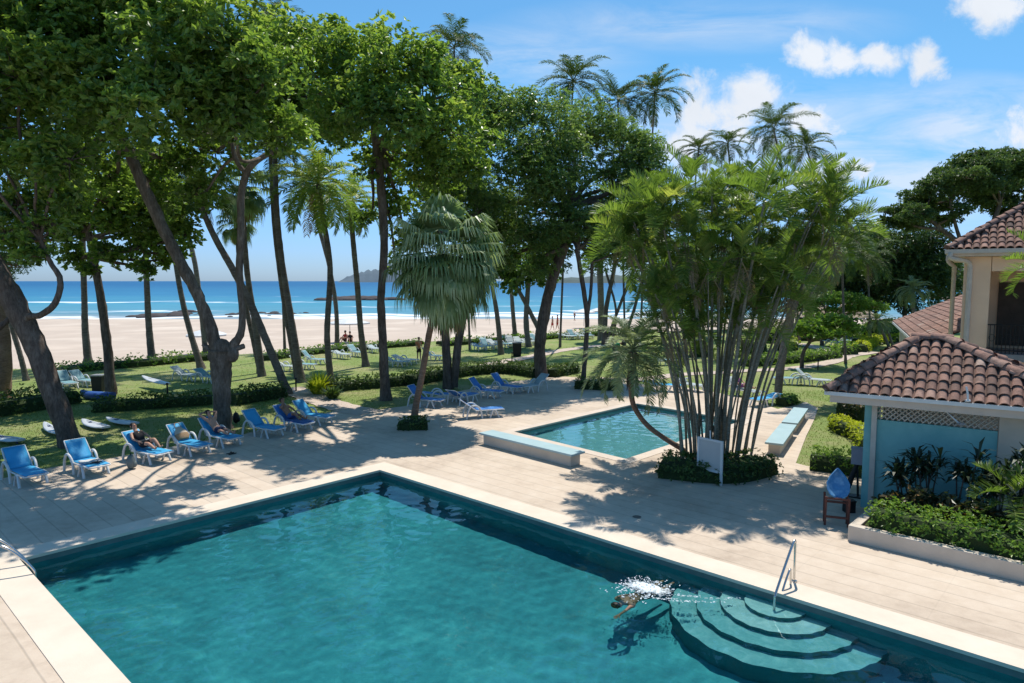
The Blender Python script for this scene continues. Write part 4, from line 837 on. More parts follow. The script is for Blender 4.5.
def roof_face(mb, e0, e1, t1, t0, col=0.235, row=0.32, rad=0.105):
    """tiles laid course by course on the quad eave-left, eave-right, top-right, top-left"""
    e0, e1, t1, t0 = [np.array(x, float) for x in (e0, e1, t1, t0)]
    U = (e1-e0)/np.linalg.norm(e1-e0); N = np.cross(U, (t0+t1)/2-(e0+e1)/2); N /= np.linalg.norm(N)
    if N[2] < 0: N = -N
    Vv = np.cross(N, U)
    if Vv[2] < 0: Vv = -Vv
    f2 = lambda p: ((p-e0)@U, (p-e0)@Vv); poly = [f2(x) for x in (e0, e1, t1, t0)]
    mb.add([x-N*.03 for x in (e0, e1, t1, t0)], [(0,1,2,3)], 0, 0.05)
    us = [p[0] for p in poly]; vs = [p[1] for p in poly]; seg = 6
    for i in range(int(math.floor(min(us)/col)), int(max(us)/col)+1):
        cu = (i+.5)*col
        for j in range(int(max(vs)/row)+1):
            cv = (j+.5)*row
            if not in2((cu, min(cv, max(vs)-.02)), poly) and not in2((cu, cv-row*.4), poly): continue
            L = row*1.22; a0 = cv-row*.62; r0, r1 = rad*rng.uniform(.96, 1.06), rad*.84; sk = rng.normal(0, .012); lift = .035+rng.normal(0, .006); ring = []
            for s, (av, rr, lf) in enumerate(((a0, r0, lift), (a0+L, r1, 0.0))):
                for k in range(seg+1):
                    th = math.pi*k/seg; ring.append(e0+U*(cu+math.cos(th)*rr+sk*s)+Vv*av+N*(math.sin(th)*rr*.85+lf))
            n = seg+1; rv = np.clip(rng.normal(.5, .2), 0, 1)
            mb.add(ring, [(k, k+1, n+k+1, n+k) for k in range(seg)], 0, rv, True)
            mb.add(ring[:n]+[e0+U*(cu+math.cos(math.pi*k/seg)*r0*.82)+Vv*a0+N*(math.sin(math.pi*k/seg)*r0*.66+lift) for k in range(n)], [(k+1, k, n+k, n+k+1) for k in range(seg)], 0, rv*.6)
            # trough tile between the barrels
            w2 = col/2-rad*.5; mb.add([e0+U*(cu+col/2-w2)+Vv*a0+N*.012, e0+U*(cu+col/2+w2)+Vv*a0+N*.012, e0+U*(cu+col/2+w2)+Vv*(a0+L)-N*.006, e0+U*(cu+col/2-w2)+Vv*(a0+L)-N*.006], [(0,1,2,3)], 0, rv*.35)
def ridge_caps(mb, a, b, rad=.15, step=.36):
    a, b = np.array(a, float), np.array(b, float); L = np.linalg.norm(b-a); n = max(1, int(L/step)); d = (b-a)/L; s = np.cross(d, V(0,0,1)); s /= np.linalg.norm(s); up = np.cross(s, d)
    for i in range(n):
        o0 = a+d*(i*L/n-.03); ring = []
        for q, (x, rr, lf) in enumerate(((0, rad*rng.uniform(.97,1.06), .05), (L/n*1.18, rad*.86, .02))):
            for k in range(7): th = math.pi*k/6; ring.append(o0+d*x+s*math.cos(th)*rr+up*(math.sin(th)*rr*.9+lf-.05))
        mb.add(ring, [(k, k+1, 7+k+1, 7+k) for k in range(6)], 0, np.clip(rng.normal(.5,.2),0,1), True)
        mb.add(ring[:7], [tuple(range(7))], 0, .1)
hh = V(.83, -.557, 0); hh /= np.linalg.norm(hh); hn = V(.557, .83, 0); hn /= np.linalg.norm(hn); ROT = np.array([hh, hn, V(0,0,1)]).T
Zv = V(0, 0, 1)
def obox(mb, o, a0, a1, b0, b1, z0, z1, mi=0, rnd=None):
    c = o+hh*(a0+a1)/2+hn*(b0+b1)/2; c = V(c[0], c[1], (z0+z1)/2); mb.box(c, (a1-a0, b1-b0, z1-z0), ROT, mi, rnd)

# the kiosk with the tiled hip roof
E = V(7.98, 17.1, 0); KZ = 3.02; KD, KW = 3.7, 5.2
kroot = empty('pool_kiosk', E+hh*.8+hn*.6); tag(kroot, 'small teal walled kiosk with a low hip roof of clay barrel tiles', 'kiosk')
def kpart(mb, name, m, parent=kroot):
    o = mb.build(name, m); o.parent = kroot; o.matrix_parent_inverse = Matrix.Translation(-kroot.location)
    return o
ko = E+hh*.8+hn*.6
mb = MB(); obox(mb, ko, 0, 2.78, 0, .14, 0, 2.32); obox(mb, ko, 0.0, .165, 0, .142, 2.323, 2.74); obox(mb, ko, 0.0, .14, .145, KD-1.2, 0, 2.74); kpart(mb, 'wall', M['teal_wall'])
mb = MB(); obox(mb, ko, 2.79, 4.0, -.05, .15, 0, 2.74); obox(mb, ko, .2, 3.9, KD-1.3, KD-1.2, 0, 2.74); kpart(mb, 'wall', M['cream'])
mb = MB(); obox(mb, ko, .17, .29, -.10, -.004, 0, 2.74); kpart(mb, 'corner_post', M['lattice'])
mb = MB(); zl0, zl1 = 2.33, 2.74
for sgn in (1, -1):
    for x in np.arange(-.3, 2.8, .13):
        x0, x1 = (x, x+.43) if sgn > 0 else (x+.43, x); t0_, t1_ = 0.0, 1.0; lo, hi = .20, 2.77
        dx_ = x1-x0; ta = sorted(((lo-x0)/dx_, (hi-x0)/dx_)); t0_, t1_ = max(0, ta[0]), min(1, ta[1])
        if t1_-t0_ < .08: continue
        f_ = lambda q: ko+hh*(x0+dx_*q)+hn*(.05-.010*sgn)+Zv*(zl0+(zl1-zl0)*q)
        mb.tube([f_(t0_), f_(t1_)], .02, 4)
kpart(mb, 'lattice', M['lattice'])
mb = MB(); obox(mb, E, .06, KW-.06, .04, .16, KZ-.27, KZ-.05); obox(mb, E, .04, .16, .18, KD-.1, KZ-.27, KZ-.05); kpart(mb, 'beam', M['peach2'])
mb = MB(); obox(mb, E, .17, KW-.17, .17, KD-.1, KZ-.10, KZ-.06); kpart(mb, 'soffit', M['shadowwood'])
mb = MB(); obox(mb, E, -.06, KW, -.05, .035, KZ-.085, KZ+.01); obox(mb, E, -.06, .03, .04, KD, KZ-.085, KZ+.01); kpart(mb, 'gutter', M['white'])
r0_, r1_ = E+hh*1.85+hn*1.85+Zv*(KZ+1.26), E+hh*2.4+hn*1.85+Zv*(KZ+1.26)
e_ = lambda a, b: E+hh*a+hn*b+Zv*KZ
mb = MB(); roof_face(mb, e_(0,0), e_(KW,0), r1_, r0_); roof_face(mb, e_(0,KD), e_(0,0), r0_, r0_+hh*.01); roof_face(mb, e_(KW,0), e_(KW,KD), r1_+hn*.01, r1_); roof_face(mb, e_(KW,KD), e_(0,KD), r0_, r1_)
kpart(mb, 'roof', M['tile'])
mb = MB()
for a, b in ((e_(0,0), r0_), (e_(KW,0), r1_), (e_(0,KD), r0_), (e_(KW,KD), r1_), (r0_-hh*.15, r1_+hh*.15)): ridge_caps(mb, a+Zv*.06, b+Zv*.08)
kpart(mb, 'ridge_caps', M['tile'])
# arm lamp under the kiosk eave
lr = empty('arm_lamp', PD(946, 411, 15.9)); tag(lr, 'white slanted arm with a small flood lamp under the kiosk eave', 'lamp')
mb = MB(); pe = PD(960, 424, 15.45)-PD(946, 411, 15.9); mb.tube([V(0,0,.28), V(0,0,0), pe], .016, 6); mb.build('arm', M['white'], lr)
mb = MB(); mb.box(pe+V(.03,0,0), (.13,.09,.05)); mb.ball(pe+V(.03,0,-.03), (.05,.04,.02), 8, 6); mb.build('lamp_head', M['greyp'], lr, bevel=.008)
# vent pipe at the gutter
mb = MB(); pp = PD(968, 400, 15.35); mb.tube([pp, pp+V(0,.02,.16), pp+V(-.02,.05,.30)], .022, 8); mb.tube([pp+V(-.05,0,-.02), pp+V(.05,0,-.02)], .03, 8); tag(mb.build('vent_pipe', M['white']), 'short white pipe standing on the kiosk gutter', 'pipe')

# two storey peach building behind
BO = V(15.2, 24.0, 0); BZ = 6.89; broot = empty('peach_building', BO); tag(broot, 'two storey peach building with a tiled roof, balcony and lower tiled wing', 'building')
def bpart(mb, name, m, parent=None):
    o = mb.build(name, m); o.parent = parent or broot; o.matrix_parent_inverse = Matrix.Translation(-broot.location); return o
bw = BO+hh*.5+hn*.5
mb = MB(); obox(mb, bw, 0, .78, 0, .7, 0, BZ-.25); obox(mb, bw, 0, .3, .7, 9, 0, BZ-.25); obox(mb, bw, 2.6, 3.3, 0, .7, 3.31, BZ-.25); obox(mb, bw, .78, 7.0, -.0, .3, 0, 3.05); obox(mb, bw, .3, 7.0, 2.6, 2.9, 3.31, BZ-.25); obox(mb, bw, .8, 7, .02, .5, BZ-.75, BZ-.25); bpart(mb, 'wall', M['peach'])
mb = MB(); obox(mb, bw, .79, 7.0, -.25, 2.59, 3.06, 3.3); bpart(mb, 'balcony_floor', M['greyp'])
wfm = MB(); obox(wfm, bw, 1.1, 3.8, 2.54, 2.59, 3.4, 5.75); w_ = bpart(wfm, 'window', M['shadowwood']); wfm = MB()
for k in range(3): obox(wfm, bw, 1.16+k*.88, 1.16+k*.88+.8, 2.515, 2.535, 3.5, 5.68)
o_ = wfm.build('pane', M['glass_dark']); o_.parent = w_; o_.matrix_parent_inverse = Matrix.Translation(-broot.location)
mb = MB()
for k in range(16): mb.tube([bw+hh*(.86+k*.115)-hn*.12+Zv*3.32, bw+hh*(.86+k*.115)-hn*.12+Zv*4.28], .013, 5)
for z in (4.3, 3.42): mb.tube([bw+hh*.78-hn*.12+Zv*z, bw+hh*2.65-hn*.12+Zv*z], .022, 6)
for k in range(8):
    c = bw+hh*(.92+k*.23)-hn*.12+Zv*3.85; mb.tube([c+hh*.09*math.cos(a)+Zv*.12*math.sin(a) for a in np.linspace(0, 2*math.pi, 9)], .009, 4)
bpart(mb, 'railing', M['black'])
mb = MB(); obox(mb, BO, .03, 9, .03, 9.4, BZ-.24, BZ-.06); bpart(mb, 'eave', M['peach2'])
mb = MB(); obox(mb, BO, -.08, 9, -.08, .02, BZ-.14, BZ+.0); obox(mb, BO, -.08, .02, .03, 9.4, BZ-.14, BZ+.0); bpart(mb, 'gutter', M['lattice'])
mb = MB(); g0 = BO+hh*.1-hn*.03
mb.tube(spline([g0+Zv*(BZ-.14), g0+Zv*(BZ-.3), g0+hh*.5+hn*.42+Zv*(BZ-.42), g0+hh*.58+hn*.44+Zv*(BZ-.75)], 4)+[g0+hh*.58+hn*.44+Zv*.2], .085, 8); bpart(mb, 'downpipe', M['lattice'])
g1 = BO+hn*2.2-hh*.02
mb = MB(); mb.tube(spline([g1+Zv*(BZ-.14), g1+Zv*(BZ-.35), g1+hh*.2+Zv*(BZ-.55)], 4)+[g1+hh*.2+Zv*.2], .075, 8); bpart(mb, 'downpipe', M['lattice'])
ez = lambda a, b, z=0: BO+hh*a+hn*b+Zv*(BZ+z)
mb = MB(); rr0, rr1 = ez(4.7, 4.7, 3.3), ez(6.5, 4.7, 3.3)
roof_face(mb, ez(0,0), ez(11,0), rr1, rr0); roof_face(mb, ez(0,9.4), ez(0,0), rr0, rr0+hh*.01); bpart(mb, 'roof', M['tile'])
mb = MB(); ridge_caps(mb, ez(0,0,.06), rr0+Zv*.08); ridge_caps(mb, ez(0,9.4,.06), rr0+Zv*.08); ridge_caps(mb, rr0, rr1); bpart(mb, 'ridge_caps', M['tile'])
# low tiled wing
WO = V(16.6, 27.6, 0); wn_ = V(.44,.898,0); wh_ = V(.898,-.44,0); wz = lambda a, b, z: WO+wh_*a+wn_*b+Zv*z; WR = np.array([wh_, wn_, Zv]).T
def wbox(mb, a0, a1, b0, b1, z0, z1):
    c = wz((a0+a1)/2, (b0+b1)/2, (z0+z1)/2); mb.box(c, (a1-a0, b1-b0, z1-z0), WR)
mb = MB(); roof_face(mb, wz(0,18,3.2), wz(0,0,3.2), wz(4,0,5.05), wz(4,18,5.05)); wr = bpart(mb, 'wing_roof', M['tile'])
mb = MB(); ridge_caps(mb, wz(0,0,3.25), wz(4,0,5.1)); bpart(mb, 'ridge_caps', M['tile'])
mb = MB(); wbox(mb, .35, .6, .3, 18, 0, 3.1); wbox(mb, .62, 4, .3, .55, 0, 3.4); bpart(mb, 'wing_wall', M['cream'])
mb = MB(); wbox(mb, -.1, .0, 0, 18, 3.08, 3.2); wbox(mb, .0, .9, .05, 18, 3.02, 3.07); bpart(mb, 'wing_gutter', M['white'])
# thatched huts at the back
M['thatch'] = mat('thatch', (0.42,0.34,0.26), (0.30,0.24,0.18), 6, 1.0, 0.8, 20, rnd=.25)
for (u, v, d, s, lab) in ((815, 311, 70, 2.4, 'grey thatched sunshade roof low behind the clipped trees'), (852, 311, 66, 2.2, 'paler pitched thatch roof right of the other thatch, partly behind palm fronds')):
    c = PD(u, v, d); th = empty('thatched_hut', V(c[0], d, 0)); tag(th, lab, 'hut', 'thatched huts')
    mb = MB(); z0 = c[2]-.5; n = 28
    for q in range(5):
        ring0 = [V(math.cos(a)*s*(1-q*.2+.06)*rng.uniform(.96,1.05), math.sin(a)*s*(1-q*.2+.06), z0+q*.36-.05+rng.normal(0,.03)) for a in np.linspace(0, 2*math.pi, n, endpoint=False)]
        ring1 = [V(math.cos(a)*s*(1-q*.2-.2), math.sin(a)*s*(1-q*.2-.2), z0+(q+1)*.36) for a in np.linspace(0, 2*math.pi, n, endpoint=False)]
        mb.add(ring0+ring1, [(k, (k+1) % n, n+(k+1) % n, n+k) for k in range(n)], 0, rng.uniform(0,1,n))
    mb.build('roof', M['thatch'], th); mb = MB()
    for a in range(6): mb = MB(); mb.tube([V(math.cos(a*1.047)*s*.8, math.sin(a*1.047)*s*.8, -.1), V(math.cos(a*1.047)*s*.8, math.sin(a*1.047)*s*.8, z0+.3)], .08, 7); mb.build('post', M['bark_dark'], th)

# ------------------------------------------------------------ planter in front of the kiosk
PA = V(7.52, 14.85, 0); pn = -B
mb = MB(); RA = np.array([A, pn, Zv]).T
def abox(mb, a0, a1, b0, b1, z0, z1, mi=0):
    c = PA+A*(a0+a1)/2+pn*(b0+b1)/2; mb.box(V(c[0], c[1], (z0+z1)/2), (a1-a0, b1-b0, z1-z0), RA, mi)
plr = empty('planter', PA); tag(plr, 'long low cream planter wall in front of the kiosk', 'planter')
def ppart(mb, name, m):
    o = mb.build(name, m, bevel=.012); o.parent = plr; o.matrix_parent_inverse = Matrix.Translation(-plr.location)
abox(mb, 0, 14, 0, .2, 0, .36); abox(mb, 0, .2, .202, 2.6, 0, .36); ppart(mb, 'wall', M['cream'])
M['soil'] = mat('soil', (0.05,0.035,0.025), (0.03,0.022,0.016), 5, 1.0, 0.8, 15)
mb = MB(); abox(mb, .202, 14, .202, 3.2, .01, .30); ppart(mb, 'soil', M['soil'])
hedge('dense sunlit hedge of round leaves growing along the front of the cream planter', [PA+A*.35+pn*.62, PA+A*2+pn*.62, PA+A*5+pn*.65, PA+A*9+pn*.65, PA+A*13+pn*.65], .85, .52, 'hedge_lit', .085, 75, z0=.29, ragged=.22)
# croton shrubs and dark cane plants behind it
def bush(label, c, r, leafm, L, asp, n, kind, cat='shrub', group=None):
    mb = MB(); ns = 6; tm = MB()
    for s in sphere_pts(ns, .6)*r*.55+V(0, 0, r*.75):
        tm.tube([V(0,0,-.05), s*.5+V(0,0,.05), s], [.02,.015,.01], 5, 1); k = n//ns; dd = sphere_pts(k); pt = s+dd*r*.5*rng.uniform(.4, 1, k)[:, None]
        rosettes(mb, pt, unit(dd+V(0,0,.7)), 5, L, asp, np.clip(rng.normal(.45, .25, k), 0, 1), droop=.3)
    root = empty(kind, c); tag(root, label, cat, group); tm.f = [(a, b*0, c_, d) for a, b, c_, d in tm.f]; tm.build('stems', M['bark_dark'], root); mb.build('leaves', M[leafm], root); return root
CG = 'croton bushes behind the planter hedge'
for k, (a, b, r, lab) in enumerate(((.55, 1.4, .42, 'first coloured leaf bush by the kiosk corner post'), (1.05, 1.45, .45, 'second coloured leaf bush from the kiosk corner post'), (1.6, 1.5, .42, 'middle coloured leaf bush before the teal wall'), (2.15, 1.5, .45, 'coloured leaf bush below the arm lamp'), (2.75, 1.5, .5, 'rightmost coloured leaf bush before the photo edge'))):
    bush(lab, PA+A*a+pn*b+Zv*.3, r, 'croton', .17, .4, 170, 'croton_bush', group=CG)
def cane(label, c, h, n, nl, group=None):
    mb = MB(); tm = MB()
    for i in range(n):
        b = V(rng.normal(0,.12), rng.normal(0,.08), 0); hh_ = h*rng.uniform(.55, 1); tp = b+V(rng.normal(0,.15), rng.normal(0,.1), hh_); tm.tube([b, (b+tp)/2+V(rng.normal(0,.04),0,0), tp], [.022,.018,.014], 6)
        a = rng.uniform(0, 6.28, nl); e = rng.uniform(-.1, 1.3, nl); d = np.stack([np.cos(a)*np.cos(e), np.sin(a)*np.cos(e), np.sin(e)], 1); bb = np.repeat(tp[None], nl, 0)-V(0,0,1)*rng.uniform(0, .25, nl)[:, None]
        l = rng.uniform(.35, .6, nl); s = unit(np.cross(d, Zv))*.035; m = bb+d*(l*.6)[:, None]; d2 = d.copy(); d2[:, 2] -= .8; d2 = unit(d2); t_ = m+d2*(l*.4)[:, None]; r_ = rng.uniform(0, 1, nl)
        mb.quads(np.stack([bb-s*.3, bb+s*.3, m+s, m-s], 1), 0, r_); mb.quads(np.stack([m-s, m+s, t_+s*.1, t_-s*.1], 1), 0, r_)
    root = empty('cane_plant', c); tag(root, label, 'plant', group); tm.build('stems', M['bark_dark'], root); mb.build('leaves', M['darkplant'], root)
for a, b, h, n, lab in ((.7, 2.05, 1.5, 6, 'dark leaved cane plant against the teal wall by the corner post'), (1.15, 2.0, 1.6, 6, 'dark leaved cane plant against the teal wall, second from the post'), (1.75, 2.0, 1.95, 4, 'tallest thin dark cane plant in the middle of the teal wall'), (2.3, 2.0, 1.35, 7, 'wide dark cane plant low on the right of the teal wall'), (2.85, 1.9, 1.9, 9, 'dark bushy cane plant at the right end of the teal wall')):
    cane(lab, PA+A*a+pn*b+Zv*.3, h, n, 22, group='dark cane plants against the teal wall')
r_ = empty('corner_palm', PA+A*2.75+pn*1.45+Zv*.3); tag(r_, 'drooping feather palm filling the right corner by the kiosk', 'palm tree'); o = bpy.data.objects.new('crown', ac[1]); COL.objects.link(o); o.parent = r_; o.location = (0,0,.9); o.scale = (.8,)*3
mb = MB(); mb.tube([V(0,0,-.05), V(0,.03,.5), V(0,0,.95)], [.06,.05,.045], 8); mb.build('trunk', M['bark_palm'], r_)
# tall palm hanging into the picture at the top right
r_ = empty('hanging_palm', V(15.55, 20.3, 0)); tag(r_, 'palm with hanging fronds at the right edge in front of the balcony', 'palm tree')
mb = MB(); trunk_rings(mb, [V(0,0,0), V(.05,0,3), V(.1,.05,6.2)], [.14,.11,.1]); mb.build('trunk', M['bark_palm'], r_); o = bpy.data.objects.new('crown', ac[3]); COL.objects.link(o); o.parent = r_; o.location = (.1,.05,6.15); o.scale = (.95,)*3

# ------------------------------------------------------------ furniture on the deck
M['slab'] = mat('bench_slab_paint', (0.38,0.51,0.53), (0.33,0.46,0.48), 2, 0.6, 0.1, 30)
def bench(label, c, dirv, L, Wd, Hh, group):
    rz = math.atan2(dirv[1], dirv[0]); r = empty('pool_bench', c, rz); tag(r, label, 'bench', group)
    mb = MB(); mb.box((0,0,Hh-.03), (L, Wd, .07)); mb.build('slab', M['slab'], r, bevel=.012)
    mb = MB(); mb.box((0,0,(Hh-.066)/2), (L-.24, Wd-.2, Hh-.066)); mb.build('plinth', M['cream'], r, bevel=.01)
BG = 'slab benches by the small pool'
s1, s2, s3 = P(479,432.7,.42), P(571.5,455,.42), P(493,429.6,.42); dv = (s2-s1)/np.linalg.norm(s2-s1); c = (s1+s2)/2+V(-dv[1], dv[0], 0)*.33; c[2] = 0
bench('long pale blue slab bench between the two pools', c, dv, np.linalg.norm(s2-s1), .66, .42, BG)
dv = V(.49, .87, 0); c = (P(764.7,442.6,.42)+P(783,444.4,.42))/2+dv*1.8; c[2] = 0; bench('nearer of the two pale blue slab benches right of the stem clump', c, dv, 3.5, .58, .42, BG)
c = c+dv*3.8; bench('farther of the two pale blue slab benches, its far end in shade', c, dv, 3.5, .58, .42, BG)
# handrails
r_ = empty('pool_handrail', P(794,582)); tag(r_, 'polished steel handrail leading down to the rounded pool steps', 'handrail')
b2 = B*.95; mb = MB(); mb.tube(spline([V(0,0,-.02), V(0,0,.72), V(0,0,.80)+b2*.03, b2*.14+Zv*.79, b2*.9+Zv*.12, b2*.98-Zv*.02, b2-Zv*.32], 6), .024, 10); mb.build('top_rail', M['steel'], r_)
mb = MB(); mb.tube(spline([b2*.18-Zv*.02, b2*.2+Zv*.26, b2*.28+Zv*.30, b2*.62-Zv*.02, b2*.7-Zv*.3], 6), .02, 8); mb.build('lower_loop', M['steel'], r_)
mb = MB(); mb.tube([V(0,0,.0), V(0,0,.03)], .06, 12); mb.build('flange', M['steel'], r_)
q0 = PD(-6, 590, 13.0); q0[2] = 0; r_ = empty('pool_ladder', q0); tag(r_, 'curved steel ladder rails at the left pool corner', 'ladder')
for k, off in enumerate((V(0,0,0), V(-.36,.34,0)*1.25)):
    mb = MB(); end = PD(36, 590, 13.1)-q0; end[2] = 0
    mb.tube(spline([V(0,0,-.02)+off, V(0,0,.5)+off, end*.18+Zv*.62+off, end*.55+Zv*.45+off, end*.95+Zv*.12+off, end-Zv*.1+off, end-Zv*.8+off], 6), .024, 10); mb.build('rail', M['steel'], r_)
# white framed board
bL, bR = P(698,479.5), P(721,485.5); bd = (bR-bL); wd_ = np.linalg.norm(bd); r_ = empty('notice_board', (bL+bR)/2, math.atan2(bd[1], bd[0])); tag(r_, 'plain white framed board on two legs in front of the stem clump', 'board')
M['board'] = mat('board_back', (0.56,0.55,0.53), (0.50,0.49,0.48), 2.5, 0.7)
mb = MB()
for s in (-1, 1): mb.box((s*wd_/2,0,.64), (.07,.06,1.28)); 
mb.box((0,0,1.25), (wd_-.07,.055,.06)); mb.box((0,0,.36), (wd_-.07,.055,.06)); mb.build('frame', M['white'], r_, bevel=.006)
mb = MB(); mb.box((0,.005,.805), (wd_-.075,.025,.83)); mb.build('panel', M['board'], r_)
mb = MB(); mb.tube([V(-.03,.05,1.2), V(-.06,.07,1.5)], .02, 8); mb.build('tube', M['white'], r_)
# blue boat shaped tub on a wooden stand
M['redwood'] = mat('red_brown_wood', (0.16,0.06,0.045), (0.10,0.04,0.03), 7, 0.7, 0.3, 20); M['boat'] = mat('boat_blue', (0.10,0.30,0.52), (0.07,0.22,0.42), 4, 0.5, c3=(0.25,0.45,0.62))
bc = P(836, 525); r_ = empty('wooden_stand', bc, R(-20)); tag(r_, 'red brown wooden stand holding a blue boat shaped tub', 'stand')
mb = MB()
for x in (-.25,.25):
    mb.box((x,-.12,.36), (.05,.05,.72), rotx(.1)); mb.box((x,.2,.36), (.05,.05,.72), rotx(-.1))
for z in (.22,.68): mb.box((0,-.12+(.36-z)*.1,z), (.46,.04,.05))
mb.box((0,.2,.5), (.46,.04,.05)); mb.build('legs', M['redwood'], r_, bevel=.005)
mb = MB(); prof = [(0,.10),(.08,.20),(.24,.27),(.45,.28),(.66,.20),(.82,.09),(.95,.0)]; L_ = []; fr_ = []
tl = rotx(-.55); rows = []
for (y, hw), dz in zip(prof, (.10,.03,0,0,.02,.06,.12)):
    for s in np.linspace(-1, 1, 9): rows.append(tl@V(s*hw, dz*0+(.16-.16*(s*s))*(1 if hw else 0), y-.32))
n = 9; mb.add(rows, [(i*n+j, i*n+j+1, (i+1)*n+j+1, (i+1)*n+j) for i in range(len(prof)-1) for j in range(n-1)], 0, .5, True)
boat = mb.build('boat_tub', M['boat'], None, loc=bc+V(0,-.05,.93)); boat.rotation_euler.z = R(-20); boat.scale = (.86,.86,.72); sm = boat.modifiers.new('solid', 'SOLIDIFY'); sm.thickness = .03; tag(boat, 'small blue bow shaped boat tub tipped up on the red brown stand', 'tub')
mb = MB(); mb.box((0,0,.14), (.24,.2,.28)); mb.box((0,0,.295), (.27,.23,.03)); tag(mb.build('black_box', M['black'], loc=P(849,512)), 'small black box on the deck behind the wooden stand', 'box')
r_ = empty('grey_cabinet', P(856,497), R(-30)); tag(r_, 'grey cabinet on a slanted black foot beside the kiosk corner post', 'cabinet')
mb = MB(); mb.box((0,0,1.12), (.3,.22,.42)); mb.box((0,0,1.345), (.34,.26,.03)); mb.build('case', mat('cabinet_paint', (.34,.32,.38), (.28,.27,.32), 3, .6), r_, bevel=.01)
mb = MB(); mb.tube([V(-.28,0,0), V(0,0,.92)], [.09,.06], 8); mb.tube([V(.05,0,0), V(0,0,.92)], .03, 8); mb.box((-.1,0,.02), (.5,.3,.04)); mb.build('foot', M['black'], r_)

# ------------------------------------------------------------ loungers
protos = {}
def lounger_proto(sling, ang, frame='white'):
    a = R(ang); r = empty('sun_lounger', (0,0,0)); bx, bz = -math.cos(a), math.sin(a); z = .34; Lb = .78; px = -.22
    mb = MB()
    for s in (-1, 1):
        mb.tube(spline([V(px-.06,s*.31,z), V(.3,s*.315,z), V(.9,s*.31,z+.01), V(1.0,s*.28,z-.01)], 3), .022, 7)
        mb.tube(spline([V(px,s*.30,z), V(px+bx*.4,s*.30,z+bz*.4), V(px+bx*Lb,s*.29,z+bz*Lb)], 3), .02, 7)
    mb.tube([V(1.0,-.28,z-.01), V(1.0,.28,z-.01)], .022, 7); mb.tube([V(px+bx*Lb,-.29,z+bz*Lb), V(px+bx*Lb,.29,z+bz*Lb)], .02, 7); mb.tube([V(px,-.31,z-.02), V(px,.31,z-.02)], .02, 7); mb.build('frame', M[frame], r)
    mb = MB(); xs_ = np.linspace(px+.02, .99, 8); rows = [V(x, y*.285, z+.024-.02*math.sin(math.pi*(x-px)/(1-px))*(1-y*y)) for x in xs_ for y in (-1,-.5,0,.5,1)]
    mb.add(rows, [(i*5+j, i*5+j+1, (i+1)*5+j+1, (i+1)*5+j) for i in range(7) for j in range(4)], 0, .5, True); o = mb.build('seat', M[sling], r); o.modifiers.new('solid','SOLIDIFY').thickness = .012
    mb = MB(); rows = [V(px+bx*t_+math.sin(a)*.024, y*.275, z+bz*t_+math.cos(a)*.024-.02*math.sin(math.pi*t_/Lb)*(1-y*y)) for t_ in np.linspace(.02, Lb-.01, 7) for y in (-1,-.5,0,.5,1)]
    mb.add(rows, [(i*5+j, i*5+j+1, (i+1)*5+j+1, (i+1)*5+j) for i in range(6) for j in range(4)], 0, .5, True); o = mb.build('backrest', M[sling], r); o.modifiers.new('solid','SOLIDIFY').thickness = .012
    for s in (-1, 1):
        mb = MB(); mb.tube([V(.36,s*.345,0), V(.50,s*.325,z), V(.53,s*.325,z)], [.04,.04,.034], 7); mb.tube([V(.76,s*.345,0), V(.60,s*.325,z), V(.53,s*.325,z)], [.04,.04,.034], 7); mb.build('leg', M[frame], r)
        mb = MB(); mb.tube(spline([V(-.66,s*.36,0), V(-.58,s*.36,.36), V(-.42,s*.36,.55), V(-.2,s*.355,.53), V(-.04,s*.34,.34), V(.02,s*.345,0)], 4), .04, 7); mb.build('armrest', M[frame], r)
    if ang > 15:
        mb = MB(); mb.tube([V(px+bx*.45,-.2,z+bz*.45), V(-.55,-.2,z-.02), V(-.55,.2,z-.02), V(px+bx*.45,.2,z+bz*.45)], .013, 6); mb.build('prop', M[frame], r)
    return r
def lounger(label, u, v, dirv, sling='blue', ang=52, group=None, z=0.0, jit=.1):
    c = P(u, v, z); key = (sling, ang)
    if key not in protos: protos[key] = r = lounger_proto(sling, ang)
    else: r = copy_tree(protos[key])
    r.location = c; r.rotation_euler.z = math.atan2(dirv[1], dirv[0])+rng.normal(0, jit); tag(r, label, 'sun lounger', group); return r
DG = 'blue sun loungers on the left deck edge'; dA = V(.80,-.60,0)
LL = [lounger('blue lounger nearest the left edge, sunlit patches on its back', 24, 481, dA, 'blue', 46, DG, jit=.03),
      lounger('blue lounger just right of the leaning trunk foot with sandals on its foot end', 86, 472, dA, 'blue', 46, DG, jit=.03),
      lounger('blue lounger carrying the reclining person in a black top', 146, 460, V(.86,-.5,0), 'blue', 44, DG, jit=.03),
      lounger('blue lounger with a straw bag propped on its back', 188, 452, V(.82,-.57,0), 'blue', 44, DG, jit=.03),
      lounger('blue lounger carrying the bare chested man in dark shorts', 219, 444, V(.84,-.54,0), 'blue', 45, DG, jit=.03),
      lounger('empty bright blue lounger right of the forked almond trunk', 262, 435, V(.84,-.54,0), 'blue', 46, DG, jit=.03),
      lounger('blue lounger carrying the person with a raised arm', 292, 429, V(.86,-.5,0), 'bluedeep', 45, DG, jit=.03),
      lounger('last blue lounger of the left row, next to the person with raised arm', 312, 423, V(.88,-.47,0), 'blue', 45, DG, jit=.03)]
MG = 'loungers in the shade between the two pools'
lounger('blue lounger with upright back beside the weeping fan palm trunk', 424, 406, V(.93,-.37,0), 'bluedeep', 50, MG)
lounger('blue lounger laid flat behind the fan palm trunk', 444, 401, V(.97,.25,0), 'bluedeep', 8, MG)
lounger('blue lounger folded flat turned to the right, just right of the flat one', 462, 403, V(.5,.87,0), 'bluedeep', 30, MG)
